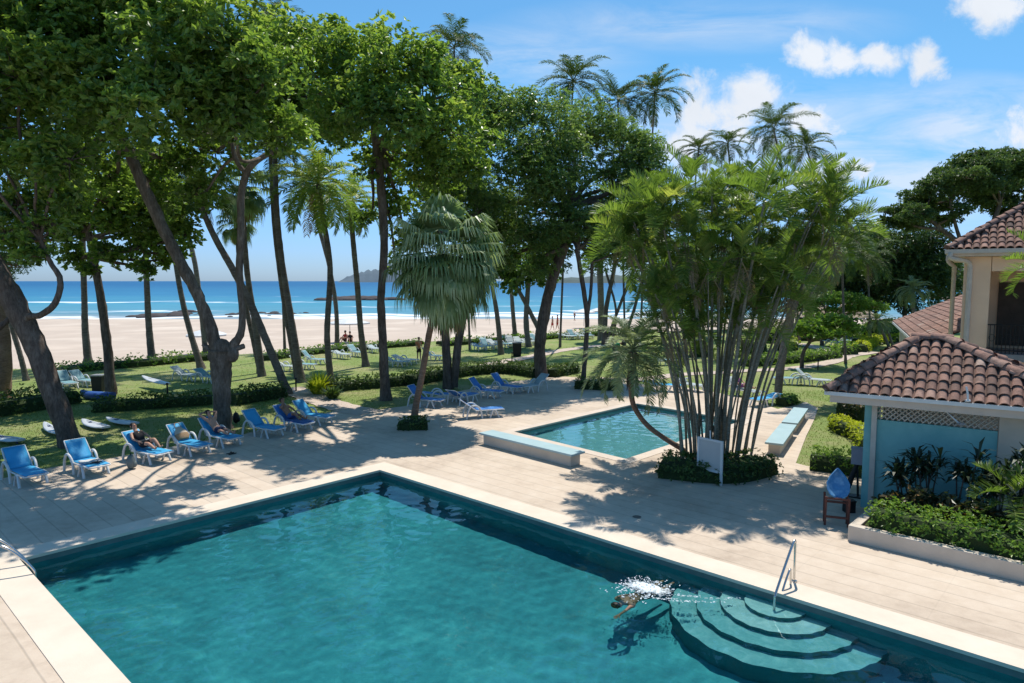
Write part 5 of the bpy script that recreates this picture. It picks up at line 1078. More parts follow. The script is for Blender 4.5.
lounger('nearest blue lounger of the middle group, seen side on', 480, 417, V(.96,.28,0), 'bluedeep', 35, MG, jit=.02)
lounger('blue lounger with raised back, left one of the far pair', 484, 397, V(.90,-.44,0), 'bluedeep', 50, MG)
lounger('blue lounger with raised back, right one of the far pair', 505, 392, V(.90,-.44,0), 'bluedeep', 50, MG)
lounger('grey blue lounger at the right end of the shaded middle group', 534, 391, V(-.75,-.66,0), 'grey_sling', 40, MG)
RG = 'loungers at the far side of the small pool'
lounger('blue lounger left of the stem clump at the far pool edge', 662, 391, V(.9,-.4,0), 'blue', 12, RG)
lounger('pale lounger seen between the stems at the far pool edge', 688, 390, V(.6,-.8,0), 'grey_sling', 45, RG)
lounger('pale lounger carrying the person in purple behind the stems', 742, 396, V(.5,-.85,0), 'grey_sling', 45, RG)
lounger('turquoise lounger at the far pool corner right of the stem clump', 766, 405, V(-.8,-.6,0), 'blue', 8, RG)
lounger('pale blue flat lounger in tree shade on the right lawn', 791, 384, V(-.95,.2,0), 'teal_sling', 8, 'loungers under the rounded tree')
lounger('white and grey lounger with raised back in tree shade on the right lawn', 811, 385, V(.85,-.5,0), 'grey_sling', 45, 'loungers under the rounded tree')
FG = 'pale loungers on the far lawn'
far = [(66,388,'teal_sling',45,'pale teal lounger left of the tall slim almond trunk on the left lawn'), (84,386,'teal_sling',40,'pale teal lounger touching the slim almond trunk on the left lawn'), (186,380,'grey_sling',35,'grey lounger alone on the lawn left of the stump'), (208,382,'teal_sling',30,'lounger half hidden behind the forked stump'),
       (287,371,'grey_sling',20,'white lounger just left of the tall curving palm trunk'), (302,369,'teal_sling',45,'lounger behind the tall curving palm trunk'), (313,364,'teal_sling',50,'green backed lounger between the curving palm and the coconut palm'), (341,358,'grey_sling',12,'flat white lounger right of the coconut palm trunk'), (356,356,'teal_sling',40,'green lounger close to the palm trunk near the beach'),
       (373,352,'grey_sling',12,'flat white lounger right of the palm trunk near the beach'), (395,366,'teal_sling',30,'lounger with dark towel beside the almond trunk'), (405,364,'grey_sling',20,'lounger left of the fan palm under its fronds'), (433,360,'teal_sling',45,'pale lounger seen under the right of the fan palm fronds')]
for u, v, s, a, lab in far: lounger(lab, u, v, V(.85,-.5,0), s, a, FG, jit=.25)
RW = 'crowded loungers on the lawn behind the hedge'
wh = ['leftmost in the crowded row', 'second in the crowded row', 'third in the crowded row', 'fourth in the crowded row, left of the distant palm', 'fifth in the crowded row, right of the distant palm', 'sixth in the crowded row', 'seventh in the crowded row', 'eighth, right end of the crowded row']
for k in range(8): lounger('small pale lounger, '+wh[k], 478+k*8.3, 350-k*.9, V(.6,-.8,0), ('grey_sling','teal_sling')[k % 2 if k != 5 else 0], (12,45,30)[k % 3], RW, jit=.35)
for k, (u, v, lab) in enumerate(((482,343,'back left of the crowd'), (505,341,'back middle of the crowd'), (538,340,'back right of the crowd'))): lounger('small pale lounger at the '+lab, u, v, V(.6,-.8,0), 'grey_sling', 12, RW, jit=.3)
for k, (u, lab) in enumerate(((566,'left'), (573,'second'), (580,'third'), (588,'right'))): lounger('tiny lounger at the beach edge beyond the gardener, %s of four' % lab, u, 339-k*.3, V(.6,-.8,0), ('grey_sling','teal_sling')[k % 2], (12,45)[k % 2], 'loungers at the beach edge', jit=.3)
for k, (u, v, lab) in enumerate(((663,365,'teal lounger on the lawn left of the stem clump'), (690,344,'left pale lounger in the row seen through the stems'), (703,342,'middle pale lounger in the row seen through the stems'), (716,340,'right pale lounger in the row seen through the stems'), (834,346,'left lounger under the flat topped tree'), (843,344,'middle lounger under the flat topped tree'), (851,342,'right lounger under the flat topped tree'))):
    lounger(lab, u, v, V(.85,.4,0), 'teal_sling', (40,12,25)[k % 3], 'loungers on the far right lawn', jit=.2)

# ------------------------------------------------------------ boards, bags and small things
M['boardwhite'] = mat('surfboard_white', (0.62,0.64,0.66), (0.54,0.57,0.60), 2, 0.35); M['boardblue'] = mat('kayak_blue', (0.04,0.10,0.34), (0.03,0.08,0.26), 3, 0.4); M['logo'] = mat('board_mark', (0.03,0.05,0.15), (0.02,0.03,0.1), 3, 0.4)
def surfboard(label, nose, tail, wd=.56, z0=.12, z1=.12, m='boardwhite', logo=True, kind='surfboard', group='surfboards lying on the lawn', th=.07, cat='surfboard'):
    a, b = P(*tail, 0), P(*nose, 0); c = (a+b)/2; d = b-a; L = max(1.7, np.linalg.norm(d)); rz = math.atan2(d[1], d[0]); root = empty(kind, V(c[0], c[1], (z0+z1)/2), rz); tag(root, label, cat, group)
    mb = MB(); n = 18; rows = []
    for i in range(n+1):
        t_ = i/n; hw = wd/2*max(.02, math.sin(math.pi*min(1, .10+.9*t_)**.85))**.7*(1 if i < n else .05); x = (t_-.5)*L; rk = .16*max(0, t_-.6)**2*4+.05*max(0, .2-t_)*3
        for s, q in ((-1,0),(-.8,1),(0,1.3),(.8,1),(1,0),(.8,-1),(0,-1.2),(-.8,-1)): rows.append(V(x, s*hw, rk+q*th/2*min(1, hw/.1)))
    mb.add(rows, [(i*8+j, i*8+(j+1) % 8, (i+1)*8+(j+1) % 8, (i+1)*8+j) for i in range(n) for j in range(8)], 0, .5, True); mb.add(rows[:8], [tuple(range(8))]); mb.build('hull', M[m], root).rotation_euler.y = -math.atan2(z1-z0, L)
    mb = MB(); mb.box((-.36*L,0,-.10), (.12,.012,.12)); mb.build('fin', M['logo'], root)
    if logo: mb = MB(); mb.tube([V(-.42*L,0,th*.68+.02), V(.3*L,0,th*.68+.05)], .008, 4); mb.box((.15*L,0,th*.66+.01), (.2,.1,.012)); mb.build('stripe', M['logo'], root)
surfboard('white surfboard with a dark mark cut by the left photo edge', (-8,440), (20,444), .62)
surfboard('white surfboard half behind the leaning thick trunk', (44,427), (60,437), .5)
surfboard('white surfboard with a dark centre line right of the leaning trunk', (82,424), (106,431), .62)
surfboard('white surfboard tapering left, nearest the hedge by the black topped sunbather', (106,422), (136,427), .56)
surfboard('white surfboard propped up on the lawn beyond the hedge', (142,386), (168,391), .6, .35, .5)
surfboard('dark blue upturned kayak on the lawn left of the straight hedge', (80,398), (113,400), .75, .18, .18, 'boardblue', False, 'kayak', None, .3, 'kayak')
def bollard(label, u, v):
    r = empty('bollard_light', P(u, v)); tag(r, label, 'bollard', 'short black bollard lights'); mb = MB(); mb.tube([V(0,0,-.02), V(0,0,.62)], .04, 8); mb.build('post', M['black'], r)
    mb = MB(); mb.tube([V(0,0,.62), V(0,0,.66), V(0,0,.72)], [.08,.08,.03], 10); mb.build('cap', M['black'], r)
bollard('black bollard light right of the propped surfboard', 167.5, 397); bollard('black bollard light by the yellow shrub on the path', 296, 391); bollard('black bollard light beside the distant lawn path', 512, 362); bollard('black bollard light near the rounded clipped tree', 818, 370)
def bin_(label, c, s=1.0):
    r = empty('litter_bin', c); tag(r, label, 'bin'); mb = MB(); mb.box((0,0,.4*s), (.5*s,.45*s,.8*s), taper=1.12); mb.build('body', M['black'], r, bevel=.02)
    mb = MB(); mb.box((0,0,.84*s), (.6*s,.55*s,.08*s)); mb.build('lid', M['greyp'], r, bevel=.02)
bin_('dark square bin beside the tall slim almond trunk', P(99,391)); bin_('dark bin on the lawn in front of the crowded loungers', P(517,356), 1.25)
M['straw'] = mat('straw', (0.46,0.30,0.17), (0.38,0.24,0.13), 12, 0.95, .8, 60); M['straw_pale'] = mat('straw_pale', (0.62,0.52,0.40), (0.54,0.44,0.33), 12, 0.95, .6, 60); M['towelblue'] = mat('towel_blue', (0.10,0.20,0.42), (0.07,0.15,0.34), 5, 0.95, .4, 60); M['bag'] = mat('bag_grey', (0.16,0.20,0.20), (0.11,0.14,0.14), 5, .8); M['towelwhite'] = mat('towel_white', (.62,.62,.60), (.52,.52,.52), 6, .95, .4, 50)
def on(lg, x, y, z): c, s = math.cos(lg.rotation_euler.z), math.sin(lg.rotation_euler.z); return V(lg.location[0]+c*x-s*y, lg.location[1]+s*x+c*y, z)
r_ = empty('straw_bag', on(LL[3], -.22, 0, .40), LL[3].rotation_euler.z); tag(r_, 'two tone straw beach bag leaning on a blue lounger back', 'bag')
tl = roty(-.7)
mb = MB(); rows = [tl@V(math.cos(a)*.12*q, math.sin(a)*.24*q, z) for z, q in ((.02,.8),(.1,1),(.22,1.0)) for a in np.linspace(0, 2*math.pi, 16, endpoint=False)]
F16 = lambda k: [(i*16+j, i*16+(j+1) % 16, (i+1)*16+(j+1) % 16, (i+1)*16+j) for i in range(k) for j in range(16)]
mb.add(rows, F16(2), 0, .5, True); mb.add(rows[:16], [tuple(range(16))]); mb.build('lower_weave', M['straw'], r_)
mb = MB(); rows = [tl@V(math.cos(a)*.12*q, math.sin(a)*.24*q, z) for z, q in ((.222,1.0),(.34,.8),(.46,.45),(.52,.2)) for a in np.linspace(0, 2*math.pi, 16, endpoint=False)]; mb.add(rows, F16(3), 0, .5, True); mb.build('upper_weave', M['straw_pale'], r_)
mb = MB(); mb.tube([tl@p for p in spline([V(0,-.1,.45), V(0,-.08,.66), V(0,.08,.66), V(0,.1,.45)], 4)], .012, 6); mb.build('handle', M['straw'], r_)
def backpack(label, c, rz, m):
    r = empty('backpack', c, rz); tag(r, label, 'bag'); mb = MB(); mb.ball((0,0,.22), (.13,.18,.23), 12, 10); mb.build('body', M[m], r); mb = MB(); mb.ball((.10,0,.15), (.07,.13,.11), 10, 8); mb.build('pocket', M[m], r)
    mb = MB(); mb.tube(spline([V(0,-.05,.42), V(0,0,.5), V(0,.05,.42)], 4), .012, 6); mb.build('handle', M['black'], r)
backpack('grey backpack on the deck beside the lounger of the black topped person', P(131,469), .4, 'bag'); backpack('black backpack standing on grass behind the empty bright blue lounger', P(236,423), .2, 'black')
def sandals(label, c, rz):
    r = empty('sandals', c, rz); tag(r, label, 'sandals')
    for s in (-1, 1):
        mb = MB(); mb.tube([V(-.12,s*.07,.015), V(0,s*.075,.015), V(.13,s*.07,.015)], [.035,.042,.05], 8, oval=.3); st = mb.build('sole', M['black'], r); mb = MB(); mb.tube(spline([V(.02,s*.07-.045,.015), V(.05,s*.07,.06), V(.02,s*.07+.045,.015)], 3), .01, 5); mb.build('strap', M['black'], st)
sandals('dark sandals on the foot end of a blue lounger', on(LL[1], .72, 0, .40), .3); sandals('dark sandals on the deck in front of the bare chested man', P(231,454), .9)
def towel(label, lg, x0, x1, m, zoff=0.0, wv=.27):
    mb = MB(); rows = []; nx_, ny_ = 12, 9
    for i in range(nx_):
        for j in range(ny_):
            x = x0+(x1-x0)*i/(nx_-1); y = (j/(ny_-1)-.5)*2*wv; rows.append(V(x, y, .405+zoff+.012*math.sin(x*19+y*9)+.01*math.sin(y*23)))
    mb.add(rows, [(i*ny_+j, i*ny_+j+1, (i+1)*ny_+j+1, (i+1)*ny_+j) for i in range(nx_-1) for j in range(ny_-1)], 0, .5, True); o = mb.build('towel', M[m], loc=(lg.location[0], lg.location[1], 0)); o.rotation_euler.z = lg.rotation_euler.z; o.modifiers.new('solid','SOLIDIFY').thickness = .015; return tag(o, label, 'towel')
towel('rumpled white towel on the seat of the lounger by the leaning trunk', LL[1], .15, .6, 'towelwhite', -.008); towel('dark blue towel spread under the person with a raised arm', LL[6], -.1, .95, 'towelblue', -.008)
# beach canopies
def parasol(label, u, v, wd, h, z=-.6):
    c = P(u, v, z); r = empty('beach_parasol', c); tag(r, label, 'parasol', 'white beach parasols'); mb = MB(); n = 8; rows = []
    for q, dz in ((1, 0), (.55, .28), (.04, .5)): rows += [V(math.cos(a)*wd*q, math.sin(a)*wd*q, h+dz) for a in np.linspace(0, 2*math.pi, n, endpoint=False)]
    mb.add(rows, [(i*n+j, i*n+(j+1) % n, (i+1)*n+(j+1) % n, (i+1)*n+j) for i in range(2) for j in range(n)]); mb.add(rows[:n]+[x-V(0,0,.14) for x in rows[:n]], [(j, (j+1) % n, n+(j+1) % n, n+j) for j in range(n)]); mb.build('canopy', M['white'], r); mb = MB(); mb.tube([V(0,0,-.2), V(0,0,h+.48)], .035, 7); mb.build('pole', M['greyp'], r)
parasol('white parasol over the seated beach visitors seen between palm trunks', 350, 340, 2.2, 1.9); parasol('white parasol on the beach right of the slim dark tree', 584, 325, 1.6, 1.9); parasol('white parasol on the beach close to the thick pale palm', 600, 323, 1.7, 1.9); parasol('white parasol at the far left of the beach behind the stump', 207, 352, 1.8, 1.6)
# reef rocks at the low water line
M['rock'] = mat('reef_rock', (0.10,0.085,0.08), (0.06,0.05,0.05), .4, .95, .8, 2)
def reef(label, u0, u1, v, n, h, z=-2.05):
    a, b = P(u0, v, z), P(u1, v, z); mb = MB(); c = (a+b)/2
    for i in range(n):
        t_ = rng.uniform(0, 1); p = a+(b-a)*t_-c+V(0, rng.normal(0, 5), 0); s = h*rng.uniform(.4, 1.2)*math.sin(math.pi*(.08+.84*t_))**.5; mb.ball(p, (s*rng.uniform(2, 5), s*rng.uniform(1.5, 3), s), 9, 6, 0, .5, rotz(rng.uniform(0, 6)))
    o = mb.build('rock_reef', M['rock'], loc=c); tag(o, label, 'rocks', 'rock reefs at the waterline')
reef('dark rocks at the waterline behind the straight left palm', 148, 192, 315.5, 26, .8); reef('rocks at the waterline between the bent palm and the curving palm', 222, 300, 314.5, 34, .5); reef('long dark reef out in the surf left of the almond trunk', 318, 402, 300, 40, 1.6)

M['drain'] = mat('drain_metal', (.18,.17,.16), (.12,.11,.10), 20, .6, metal=.4)
for u, v, lab in ((287, 487, 'small round drain cover on the deck near the pool edge'), (637, 517, 'small round drain cover on the deck below the palm clump shadow')):
    mb = MB(); c = P(u, v); n = 16; ring = [V(math.cos(a)*.11, math.sin(a)*.11, .006) for a in np.linspace(0, 2*math.pi, n, endpoint=False)]; mb.add(ring+[x*.72+V(0,0,.003) for x in ring], [(i, (i+1) % n, n+(i+1) % n, n+i) for i in range(n)]+[tuple(range(n, 2*n))]); tag(mb.build('drain_cover', M['drain'], loc=c), lab, 'drain', 'drain covers')
# ------------------------------------------------------------ people
M['skin'] = mat('skin', (0.50,0.28,0.19), (0.46,0.25,0.17), 6, .55); M['skin_tan'] = mat('skin_tan', (0.36,0.19,0.12), (0.32,0.165,0.10), 6, .55); M['hair_dark'] = mat('hair_dark', (.015,.011,.009), (.025,.018,.014), 20, .6); M['hair_brown'] = mat('hair_brown', (.07,.04,.02), (.05,.03,.015), 20, .6)
M['cl_black'] = mat('cloth_black', (.015,.015,.018), (.02,.02,.022), 8, .9); M['cl_navy'] = mat('cloth_navy', (.02,.03,.08), (.015,.025,.06), 8, .9); M['cl_green'] = mat('cloth_green', (.02,.22,.11), (.015,.18,.09), 8, .9); M['cl_red'] = mat('cloth_red', (.42,.04,.03), (.35,.03,.03), 8, .9); M['cl_orange'] = mat('cloth_orange', (.60,.22,.12), (.52,.18,.1), 8, .9); M['cl_purple'] = mat('cloth_purple', (.22,.08,.22), (.18,.06,.18), 8, .9); M['cl_blue'] = mat('cloth_blue', (.05,.12,.35), (.04,.1,.28), 8, .9)
def skin_obj(name, verts, edges, radii, m, root=0, sub=2):
    me = bpy.data.meshes.new(name+'_cage'); me.from_pydata([tuple(v) for v in verts], edges, []); o = bpy.data.objects.new(name+'_cage', me); COL.objects.link(o)
    o.modifiers.new('skin', 'SKIN'); me.skin_vertices or me.attributes
    sv = me.skin_vertices[0].data if len(me.skin_vertices) else None
    if sv is None:
        with bpy.context.temp_override(object=o, active_object=o): bpy.ops.mesh.customdata_skin_add()
        sv = me.skin_vertices[0].data
    for i, r in enumerate(radii): sv[i].radius = (r, r) if np.isscalar(r) else r; sv[i].use_root = (i == root)
    s = o.modifiers.new('sub', 'SUBSURF'); s.levels = s.render_levels = sub
    dg = bpy.context.evaluated_depsgraph_get(); nm = bpy.data.meshes.new_from_object(o.evaluated_get(dg)); nm.name = name
    bpy.data.objects.remove(o); bpy.data.meshes.remove(me); nm.materials.clear(); nm.materials.append(m)
    for p in nm.polygons: p.use_smooth = True
    r = bpy.data.objects.new(name, nm); COL.objects.link(r); return r
def perp(d): s = np.cross(d, V(0,1,0)); return s
def person(label, loc, rz, pose, clothes, skin='skin', hair='hair_dark', scale=1.0, detail=True):
    """pose: joints in the person's frame: +X is ahead, +Y is their left"""
    J = {k: np.array(v, float) for k, v in pose.items()}
    vs, es, rs, ix = [], [], [], {}
    def add(k, p, r, par=None):
        ix[k] = len(vs); vs.append(np.array(p, float)); rs.append(r)
        if par is not None: es.append((ix[par], ix[k]))
    ch, pe, nk, hd = J['chest'], J['pelvis'], J['neck'], J['head']; up = (nk-pe)/np.linalg.norm(nk-pe)
    add('pelvis', pe, (.135,.11)); add('waist', pe*.55+ch*.45, (.115,.10), 'pelvis'); add('chest', ch, (.15,.12), 'waist'); add('ntop', ch*.35+nk*.65, .085, 'chest'); add('neck', nk, .052, 'ntop')
    hup = (hd-nk)/np.linalg.norm(hd-nk); face = J.get('face', V(1,0,0)); face = face-hup*(face@hup); face /= np.linalg.norm(face)
    add('jaw', nk+hup*.085+face*.02, .068, 'neck'); add('skull', nk+hup*.165+face*.012, .092, 'jaw'); add('top', nk+hup*.235, .066, 'skull'); add('nose', nk+hup*.145+face*.118, .013, 'skull')
    for s, k in ((1, 'l'), (-1, 'r')):
        add('sh'+k, J['sh'+k], .060, 'chest'); add('ua'+k, (J['sh'+k]+J['el'+k])/2, .047, 'sh'+k); add('el'+k, J['el'+k], .037, 'ua'+k); add('wr'+k, J['wr'+k], .026, 'el'+k)
        d = J['wr'+k]-J['el'+k]; d /= np.linalg.norm(d); sd = np.cross(d, V(.3,.2,1)); sd /= np.linalg.norm(sd); pl = J['wr'+k]+d*.06; add('pa'+k, pl, .032, 'wr'+k)
        if detail:
            for f, (o_, l) in enumerate(((-.026,.075),(-.009,.088),(.009,.082),(.026,.062))):
                add('f%d%s' % (f, k), pl+d*.035+sd*o_, .010, 'pa'+k); add('g%d%s' % (f, k), pl+d*(.035+l*.55)+sd*o_*1.15, .009, 'f%d%s' % (f, k)); add('h%d%s' % (f, k), pl+d*(.03+l*.95)+sd*o_*1.15-np.cross(d, sd)*.02, .007, 'g%d%s' % (f, k))
            add('t0'+k, pl+d*.005-sd*.045, .011, 'pa'+k); add('t1'+k, pl+d*.04-sd*.065, .009, 't0'+k)
        add('hi'+k, J['hi'+k], .098, 'pelvis'); add('th'+k, (J['hi'+k]+J['kn'+k])/2, .080, 'hi'+k); add('kn'+k, J['kn'+k], .054, 'th'+k); add('ca'+k, J['kn'+k]*.65+J['an'+k]*.35, .055, 'kn'+k); add('an'+k, J['an'+k], .034, 'ca'+k); add('toe'+k, J['toe'+k], .028, 'an'+k)
    root = empty('person', loc, rz); root.scale = (scale,)*3; tag(root, label, 'person')
    b = skin_obj('body', vs, es, rs, M[skin]); b.parent = root
    c = nk+hup*.16+face*.012; sd = np.cross(hup, face)
    if detail:
        for s in (1, -1):
            mb = MB(); mb.ball(c+face*.088+sd*s*.034+hup*.01, .0125, 8, 6); mb.build('eye', M['black'], root)
            mb = MB(); mb.ball(c+sd*s*.093-face*.01, (.016,.016,.028), 8, 6); mb.build('ear', M[skin], root)
        mb = MB(); mb.tube([c+face*.085+sd*.026-hup*.055, c+face*.093-hup*.057, c+face*.085-sd*.026-hup*.055], .007, 6); mb.build('mouth', M['cl_red'], root)
    mb = MB(); Rm = np.array([face, sd, hup]).T; mb.ball(c-face*.022+hup*.038, (.098,.098,.092), 14, 10, rot=Rm); 
    if 'long' in clothes: mb.ball(c-face*.06-hup*.08, (.06,.085,.13), 12, 8, rot=Rm)
    mb.build('hair', M[hair], root)
    def garment(name, keys, m):
        v2, e2, r2 = [], [], []
        for k, p, r, par in keys: v2.append(p); r2.append(r); 
        for i, (k, p, r, par) in enumerate(keys):
            if par is not None: e2.append((par, i))
        g = skin_obj(name, v2, e2, r2, M[m]); g.parent = root
    for kind, m in clothes.items():
        if kind == 'long': continue
        if kind in ('shorts', 'trousers'):
            f = .62 if kind == 'shorts' else 1.0
            ks = [('p', pe, (.15,.125), None), ('w', pe*.78+ch*.22, (.132,.115), 0)]
            for k in 'lr':
                n = len(ks); ks.append(('h', J['hi'+k], .112, 0)); ks.append(('t', J['hi'+k]*.5+J['kn'+k]*.5, .098, n)); 
                if kind == 'trousers': ks.append(('k', J['kn'+k], .074, n+1)); ks.append(('c', J['kn'+k]*.4+J['an'+k]*.6, .062, n+2)); ks.append(('a', J['kn'+k]*.06+J['an'+k]*.94, .052, n+3))
                else: ks.append(('e', J['hi'+k]*.3+J['kn'+k]*.7, .098, n+1))
            garment(kind, ks, m)
        if kind in ('shirt', 'top'):
            ks = [('c', ch, (.168,.138), None), ('w', pe*.5+ch*.5, (.135,.12), 0), ('p', pe*.92+ch*.08, (.15,.125), 1), ('n', ch*.5+nk*.5, .098, 0)]
            for k in 'lr':
                n = len(ks); ks.append(('s', J['sh'+k], .074, 0))
                if kind == 'shirt': ks.append(('u', J['sh'+k]*.4+J['el'+k]*.6, .062, n))
            garment(kind, ks, m)
    return root
def standing(walk=.15, arms=.1):
    return dict(pelvis=(0,0,.93), chest=(.0,0,1.27), neck=(.0,0,1.47), head=(.01,0,1.65), shl=(0,.18,1.40), shr=(0,-.18,1.40), ell=(-arms*.3,.23,1.13), elr=(arms*.3,-.23,1.13), wrl=(arms,.22,.90), wrr=(.05+arms,-.22,.90),
                hil=(0,.09,.90), hir=(0,-.09,.90), knl=(walk*.6,.10,.49), knr=(-walk*.2,-.10,.49), anl=(walk,.10,.07), anr=(-walk,-.10,.07), toel=(walk+.16,.11,.03), toer=(-walk+.15,-.11,.03))
def recline(ang, kneeup=0.0, arm='side', knee2=None):
    """lying on a lounger: seat top z .40, hips at x=-.1"""
    a = R(ang); bx, bz = -math.cos(a), math.sin(a); p = V(-.12,0,.53); f = lambda t, y=0, off=0: (p[0]+bx*t+math.sin(a)*off, y, p[2]+bz*t+math.cos(a)*off)
    d = dict(pelvis=tuple(p), chest=f(.34), neck=f(.55,0,.02), head=f(.74,0,.05), face=V(math.sin(a)+.4,0,math.cos(a)*.6), shl=f(.46,.18), shr=f(.46,-.18), hil=(-.05,.09,.51), hir=(-.05,-.09,.51))
    k2 = kneeup if knee2 is None else knee2
    for s, k, ku in ((1,'l',kneeup), (-1,'r',k2)):
        d['kn'+k] = (.34-ku*.1, s*.11, .50+ku*.42); d['an'+k] = (.76-ku*.32, s*.11, .46); d['toe'+k] = (.80-ku*.2, s*.13, .60-ku*.12)
    if arm == 'head':
        for s, k in ((1,'l'),(-1,'r')): d['el'+k] = f(.72, s*.34, .03); d['wr'+k] = f(.80, s*.12, -.04)
    elif arm == 'face':
        d['elr'] = f(.30,-.30,.16); d['wrr'] = f(.55,-.12,.22); d['ell'] = f(.22,.28,.05); d['wrl'] = (.08,.24,.56)
    else:
        for s, k in ((1,'l'),(-1,'r')): d['el'+k] = f(.2, s*.27, .06); d['wr'+k] = (.06, s*.17, .62)
    return d
person('person in a black top reclining with knees drawn up on a blue lounger', (LL[2].location[0], LL[2].location[1], 0), LL[2].rotation_euler.z, recline(44, .5, 'side', .25), {'top': 'cl_black', 'shorts': 'cl_black'}, hair='hair_dark')
person('bare chested man in dark shorts lying with elbows out on a blue lounger', (LL[4].location[0], LL[4].location[1], 0), LL[4].rotation_euler.z, recline(45, .08, 'head'), {'shorts': 'cl_navy'}, 'skin')
person('tanned person with one arm raised to the face on a blue lounger', (LL[6].location[0], LL[6].location[1], 0), LL[6].rotation_euler.z, recline(45, .2, 'face', .45), {'shorts': 'cl_blue'}, 'skin_tan', 'hair_brown')
lp = [o for o in COL.objects if o.get('label', '').startswith('pale lounger carrying the person in purple')][0]
person('person in purple sitting on a pale lounger behind the thin stems', (lp.location[0], lp.location[1], 0), lp.rotation_euler.z, recline(50, .3), {'top': 'cl_purple', 'shorts': 'cl_purple'}, 'skin', 'hair_brown')
bend = dict(pelvis=(-.12,0,.93), chest=(.16,0,1.16), neck=(.34,0,1.24), head=(.50,0,1.22), face=V(.5,0,-.8), shl=(.27,.18,1.17), shr=(.27,-.18,1.17), ell=(.36,.22,.90), elr=(.36,-.22,.90), wrl=(.46,.14,.68), wrr=(.44,-.14,.68), hil=(-.12,.09,.90), hir=(-.12,-.09,.90), knl=(.02,.11,.48), knr=(-.06,-.11,.48), anl=(.0,.12,.07), anr=(-.12,-.12,.07), toel=(.16,.13,.03), toer=(.04,-.13,.03))
person('gardener in a green shirt and dark trousers bending forward on the lawn path', P(615,359.5), R(-5), bend, {'shirt': 'cl_green', 'trousers': 'cl_navy'}, 'skin_tan')
person('person in an orange shirt standing behind the fan palm fronds', P(419,361), R(-60), standing(.05), {'shirt': 'cl_orange', 'shorts': 'cl_black'}, 'skin', detail=False)
person('beach walker in red at the left of two', P(552.5,330,-.4), R(160), standing(.2), {'shorts': 'cl_red'}, 'skin', detail=False); person('beach walker in red shorts at the right of two, slightly taller', P(557.5,329.5,-.4), R(170), standing(.15), {'shirt': 'cl_red', 'shorts': 'cl_red'}, 'skin_tan', detail=False, scale=1.08)
person('distant beach walker alone near the wet sand', P(574.5,321,-1.2), R(30), standing(.2), {'shorts': 'cl_navy'}, 'skin_tan', detail=False)
sit = dict(pelvis=(0,0,.16), chest=(-.04,0,.50), neck=(-.02,0,.70), head=(.02,0,.88), shl=(-.02,.18,.62), shr=(-.02,-.18,.62), ell=(.12,.25,.40), elr=(.12,-.25,.40), wrl=(.34,.16,.42), wrr=(.34,-.16,.42), hil=(.03,.1,.14), hir=(.03,-.1,.14), knl=(.40,.12,.42), knr=(.40,-.12,.42), anl=(.62,.12,.07), anr=(.62,-.12,.07), toel=(.78,.13,.04), toer=(.78,-.13,.04))
person('beach visitor in red sitting on the sand under the white parasol', P(345.5,342,-.55), R(-120), sit, {'top': 'cl_red', 'shorts': 'cl_black'}, 'skin_tan', detail=False, scale=1.25); person('beach visitor in black sitting on the sand beside the one in red', P(350,342.5,-.55), R(-70), sit, {'top': 'cl_black', 'shorts': 'cl_black'}, 'skin_tan', detail=False, scale=1.2)
# swimmer and splash
sw = P(622, 600, -.17)
swim = dict(pelvis=(-.55,0,-.10), chest=(-.2,0,-.04), neck=(.0,0,.0), head=(.17,0,.05), face=V(.5,0,-.8), shl=(-.08,.19,-.02), shr=(-.08,-.19,-.02), ell=(.14,.30,.18), elr=(-.3,-.26,-.12), wrl=(.40,.26,.05), wrr=(-.5,-.22,-.18), hil=(-.6,.09,-.11), hir=(-.6,-.09,-.11), knl=(-1.02,.11,-.16), knr=(-1.0,-.11,-.2), anl=(-1.42,.12,-.14), anr=(-1.4,-.12,-.22), toel=(-1.58,.12,-.13), toer=(-1.56,-.12,-.22))
person('swimmer in dark trunks doing crawl beside a white splash in the big pool', sw-V(0,0,.15), R(-136), swim, {'shorts': 'cl_black'}, 'skin_tan')
M['foam'] = mat('water_foam', (.85,.88,.9), (.75,.82,.85), 8, .4)
mb = MB(); sc2 = P(643, 589, -.17)
def fleck(c, sx_, sy_, sz_, rz_): mb.ball(c, (sx_, sy_, sz_), 6, 4, rot=rotz(rz_))
for i in range(520):
    q = rng.normal(0, 1, 2)*np.array([.24, .20]); q = np.array([q[0]*.9+q[1]*.5, q[1]-.25*q[0]]); h = abs(rng.normal(0, .075))*math.exp(-(q@q)*5); s = rng.uniform(.003, .011)*(1.7 if h < .02 else 1)
    fleck(V(q[0], q[1], h+ripple(sc2[0]+q[0], sc2[1]+q[1])), s*rng.uniform(1, 2.6), s, s*.6, rng.uniform(0, 6.28))
for k in range(4):
    a0 = rng.uniform(-.5, .2); x0 = rng.uniform(-.3, .5); L_ = rng.uniform(.5, 1.6)
    for i in range(60):
        x = x0+L_*rng.uniform(0, 1)**1.3; y = -.2-.13*k*x*.5+a0*.3+.07*math.sin(x*3+k)+rng.normal(0, .02); s = rng.uniform(.002, .007); fleck(V(x, y, ripple(sc2[0]+x, sc2[1]+y)+.002), s*3.5, s*1.2, s*.5, -.3)
o = mb.build('splash', M['foam'], loc=sc2); o['kind'] = 'stuff'; tag(o, 'white splash and foam flecks beside the swimmer', 'splash')
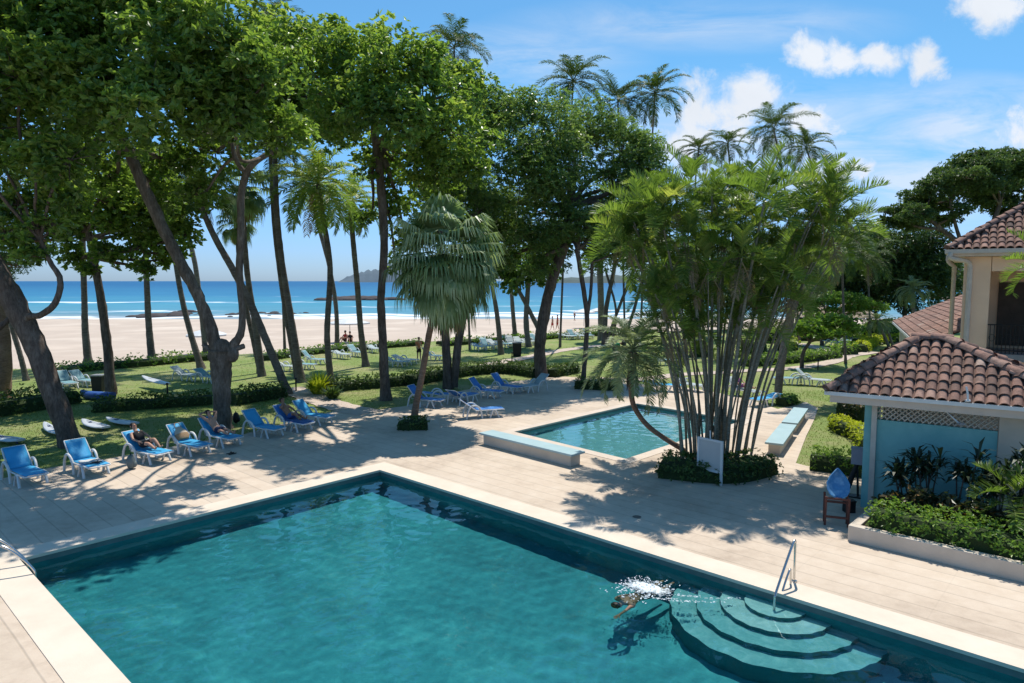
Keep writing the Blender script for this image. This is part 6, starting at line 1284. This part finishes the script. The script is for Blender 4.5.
def foam_material():
    m, t, o = nt('foam_sheet'); co = t.nodes.new('ShaderNodeTexCoord').outputs['Object']; b = node(t, 'ShaderNodeBsdfDiffuse'); b.inputs[0].default_value = (.8,.86,.88,1)
    a = node(t, 'ShaderNodeAttribute', attribute_name='rnd'); n1 = noise(t, co, 6, 6, .75, .8)
    k = math_(t, 'SUBTRACT', math_(t, 'ADD', math_(t, 'MULTIPLY', n1, 1.5), math_(t, 'MULTIPLY', a.outputs['Fac'], .75)), 1.0)
    f = math_(t, 'MULTIPLY', math_(t, 'MAXIMUM', k, 0.0), 3.0, clamp=True); tr = t.nodes.new('ShaderNodeBsdfTransparent'); mx = t.nodes.new('ShaderNodeMixShader')
    t.links.new(f, mx.inputs[0]); t.links.new(tr.outputs[0], mx.inputs[1]); t.links.new(b.outputs[0], mx.inputs[2]); t.links.new(mx.outputs[0], o.inputs[0]); return m
mb = MB(); gx, gy = np.meshgrid(np.linspace(-1.1, 1.5, 66), np.linspace(-.75, .75, 40), indexing='ij'); gx, gy = gx.ravel(), gy.ravel(); cx_ = gx-.05
dens_ = np.exp(-((cx_+.3*gy)/.30)**2-((gy+.1*cx_)/.30)**2)+.14*np.exp(-((gx-.8)/.5)**2-((gy+.25*gx)/.2)**2)
z_ = ripple(sc2[0]+gx, sc2[1]+gy)+.018*dens_+.05*dens_*rng.uniform(0, 1, len(gx))+.004
i_, j_ = np.meshgrid(np.arange(65), np.arange(39), indexing='ij'); q_ = (i_*40+j_).ravel(); mb.add(np.stack([gx, gy, z_], 1), np.stack([q_, q_+40, q_+41, q_+1], 1), 0, dens_[q_], True)
fo = mb.build('splash_foam', foam_material(), o)
for o in list(COL.objects):
    if o.name.startswith(('pool_basin', 'pool_steps')): o.cycles.is_caustics_receiver = True
    if o.parent and o.parent.get('label', '').startswith('swimmer'): o.cycles.is_caustics_receiver = True

# ------------------------------------------------------------ render settings
scene.view_settings.view_transform = 'Standard'; scene.view_settings.look = 'None'; scene.view_settings.exposure = 0; scene.view_settings.gamma = 1
scene.render.engine = 'CYCLES'; c_ = scene.cycles; c_.use_denoising = True; c_.max_bounces = 6; c_.diffuse_bounces = 3; c_.glossy_bounces = 3; c_.transmission_bounces = 4; c_.transparent_max_bounces = 8; c_.sample_clamp_indirect = 8.0
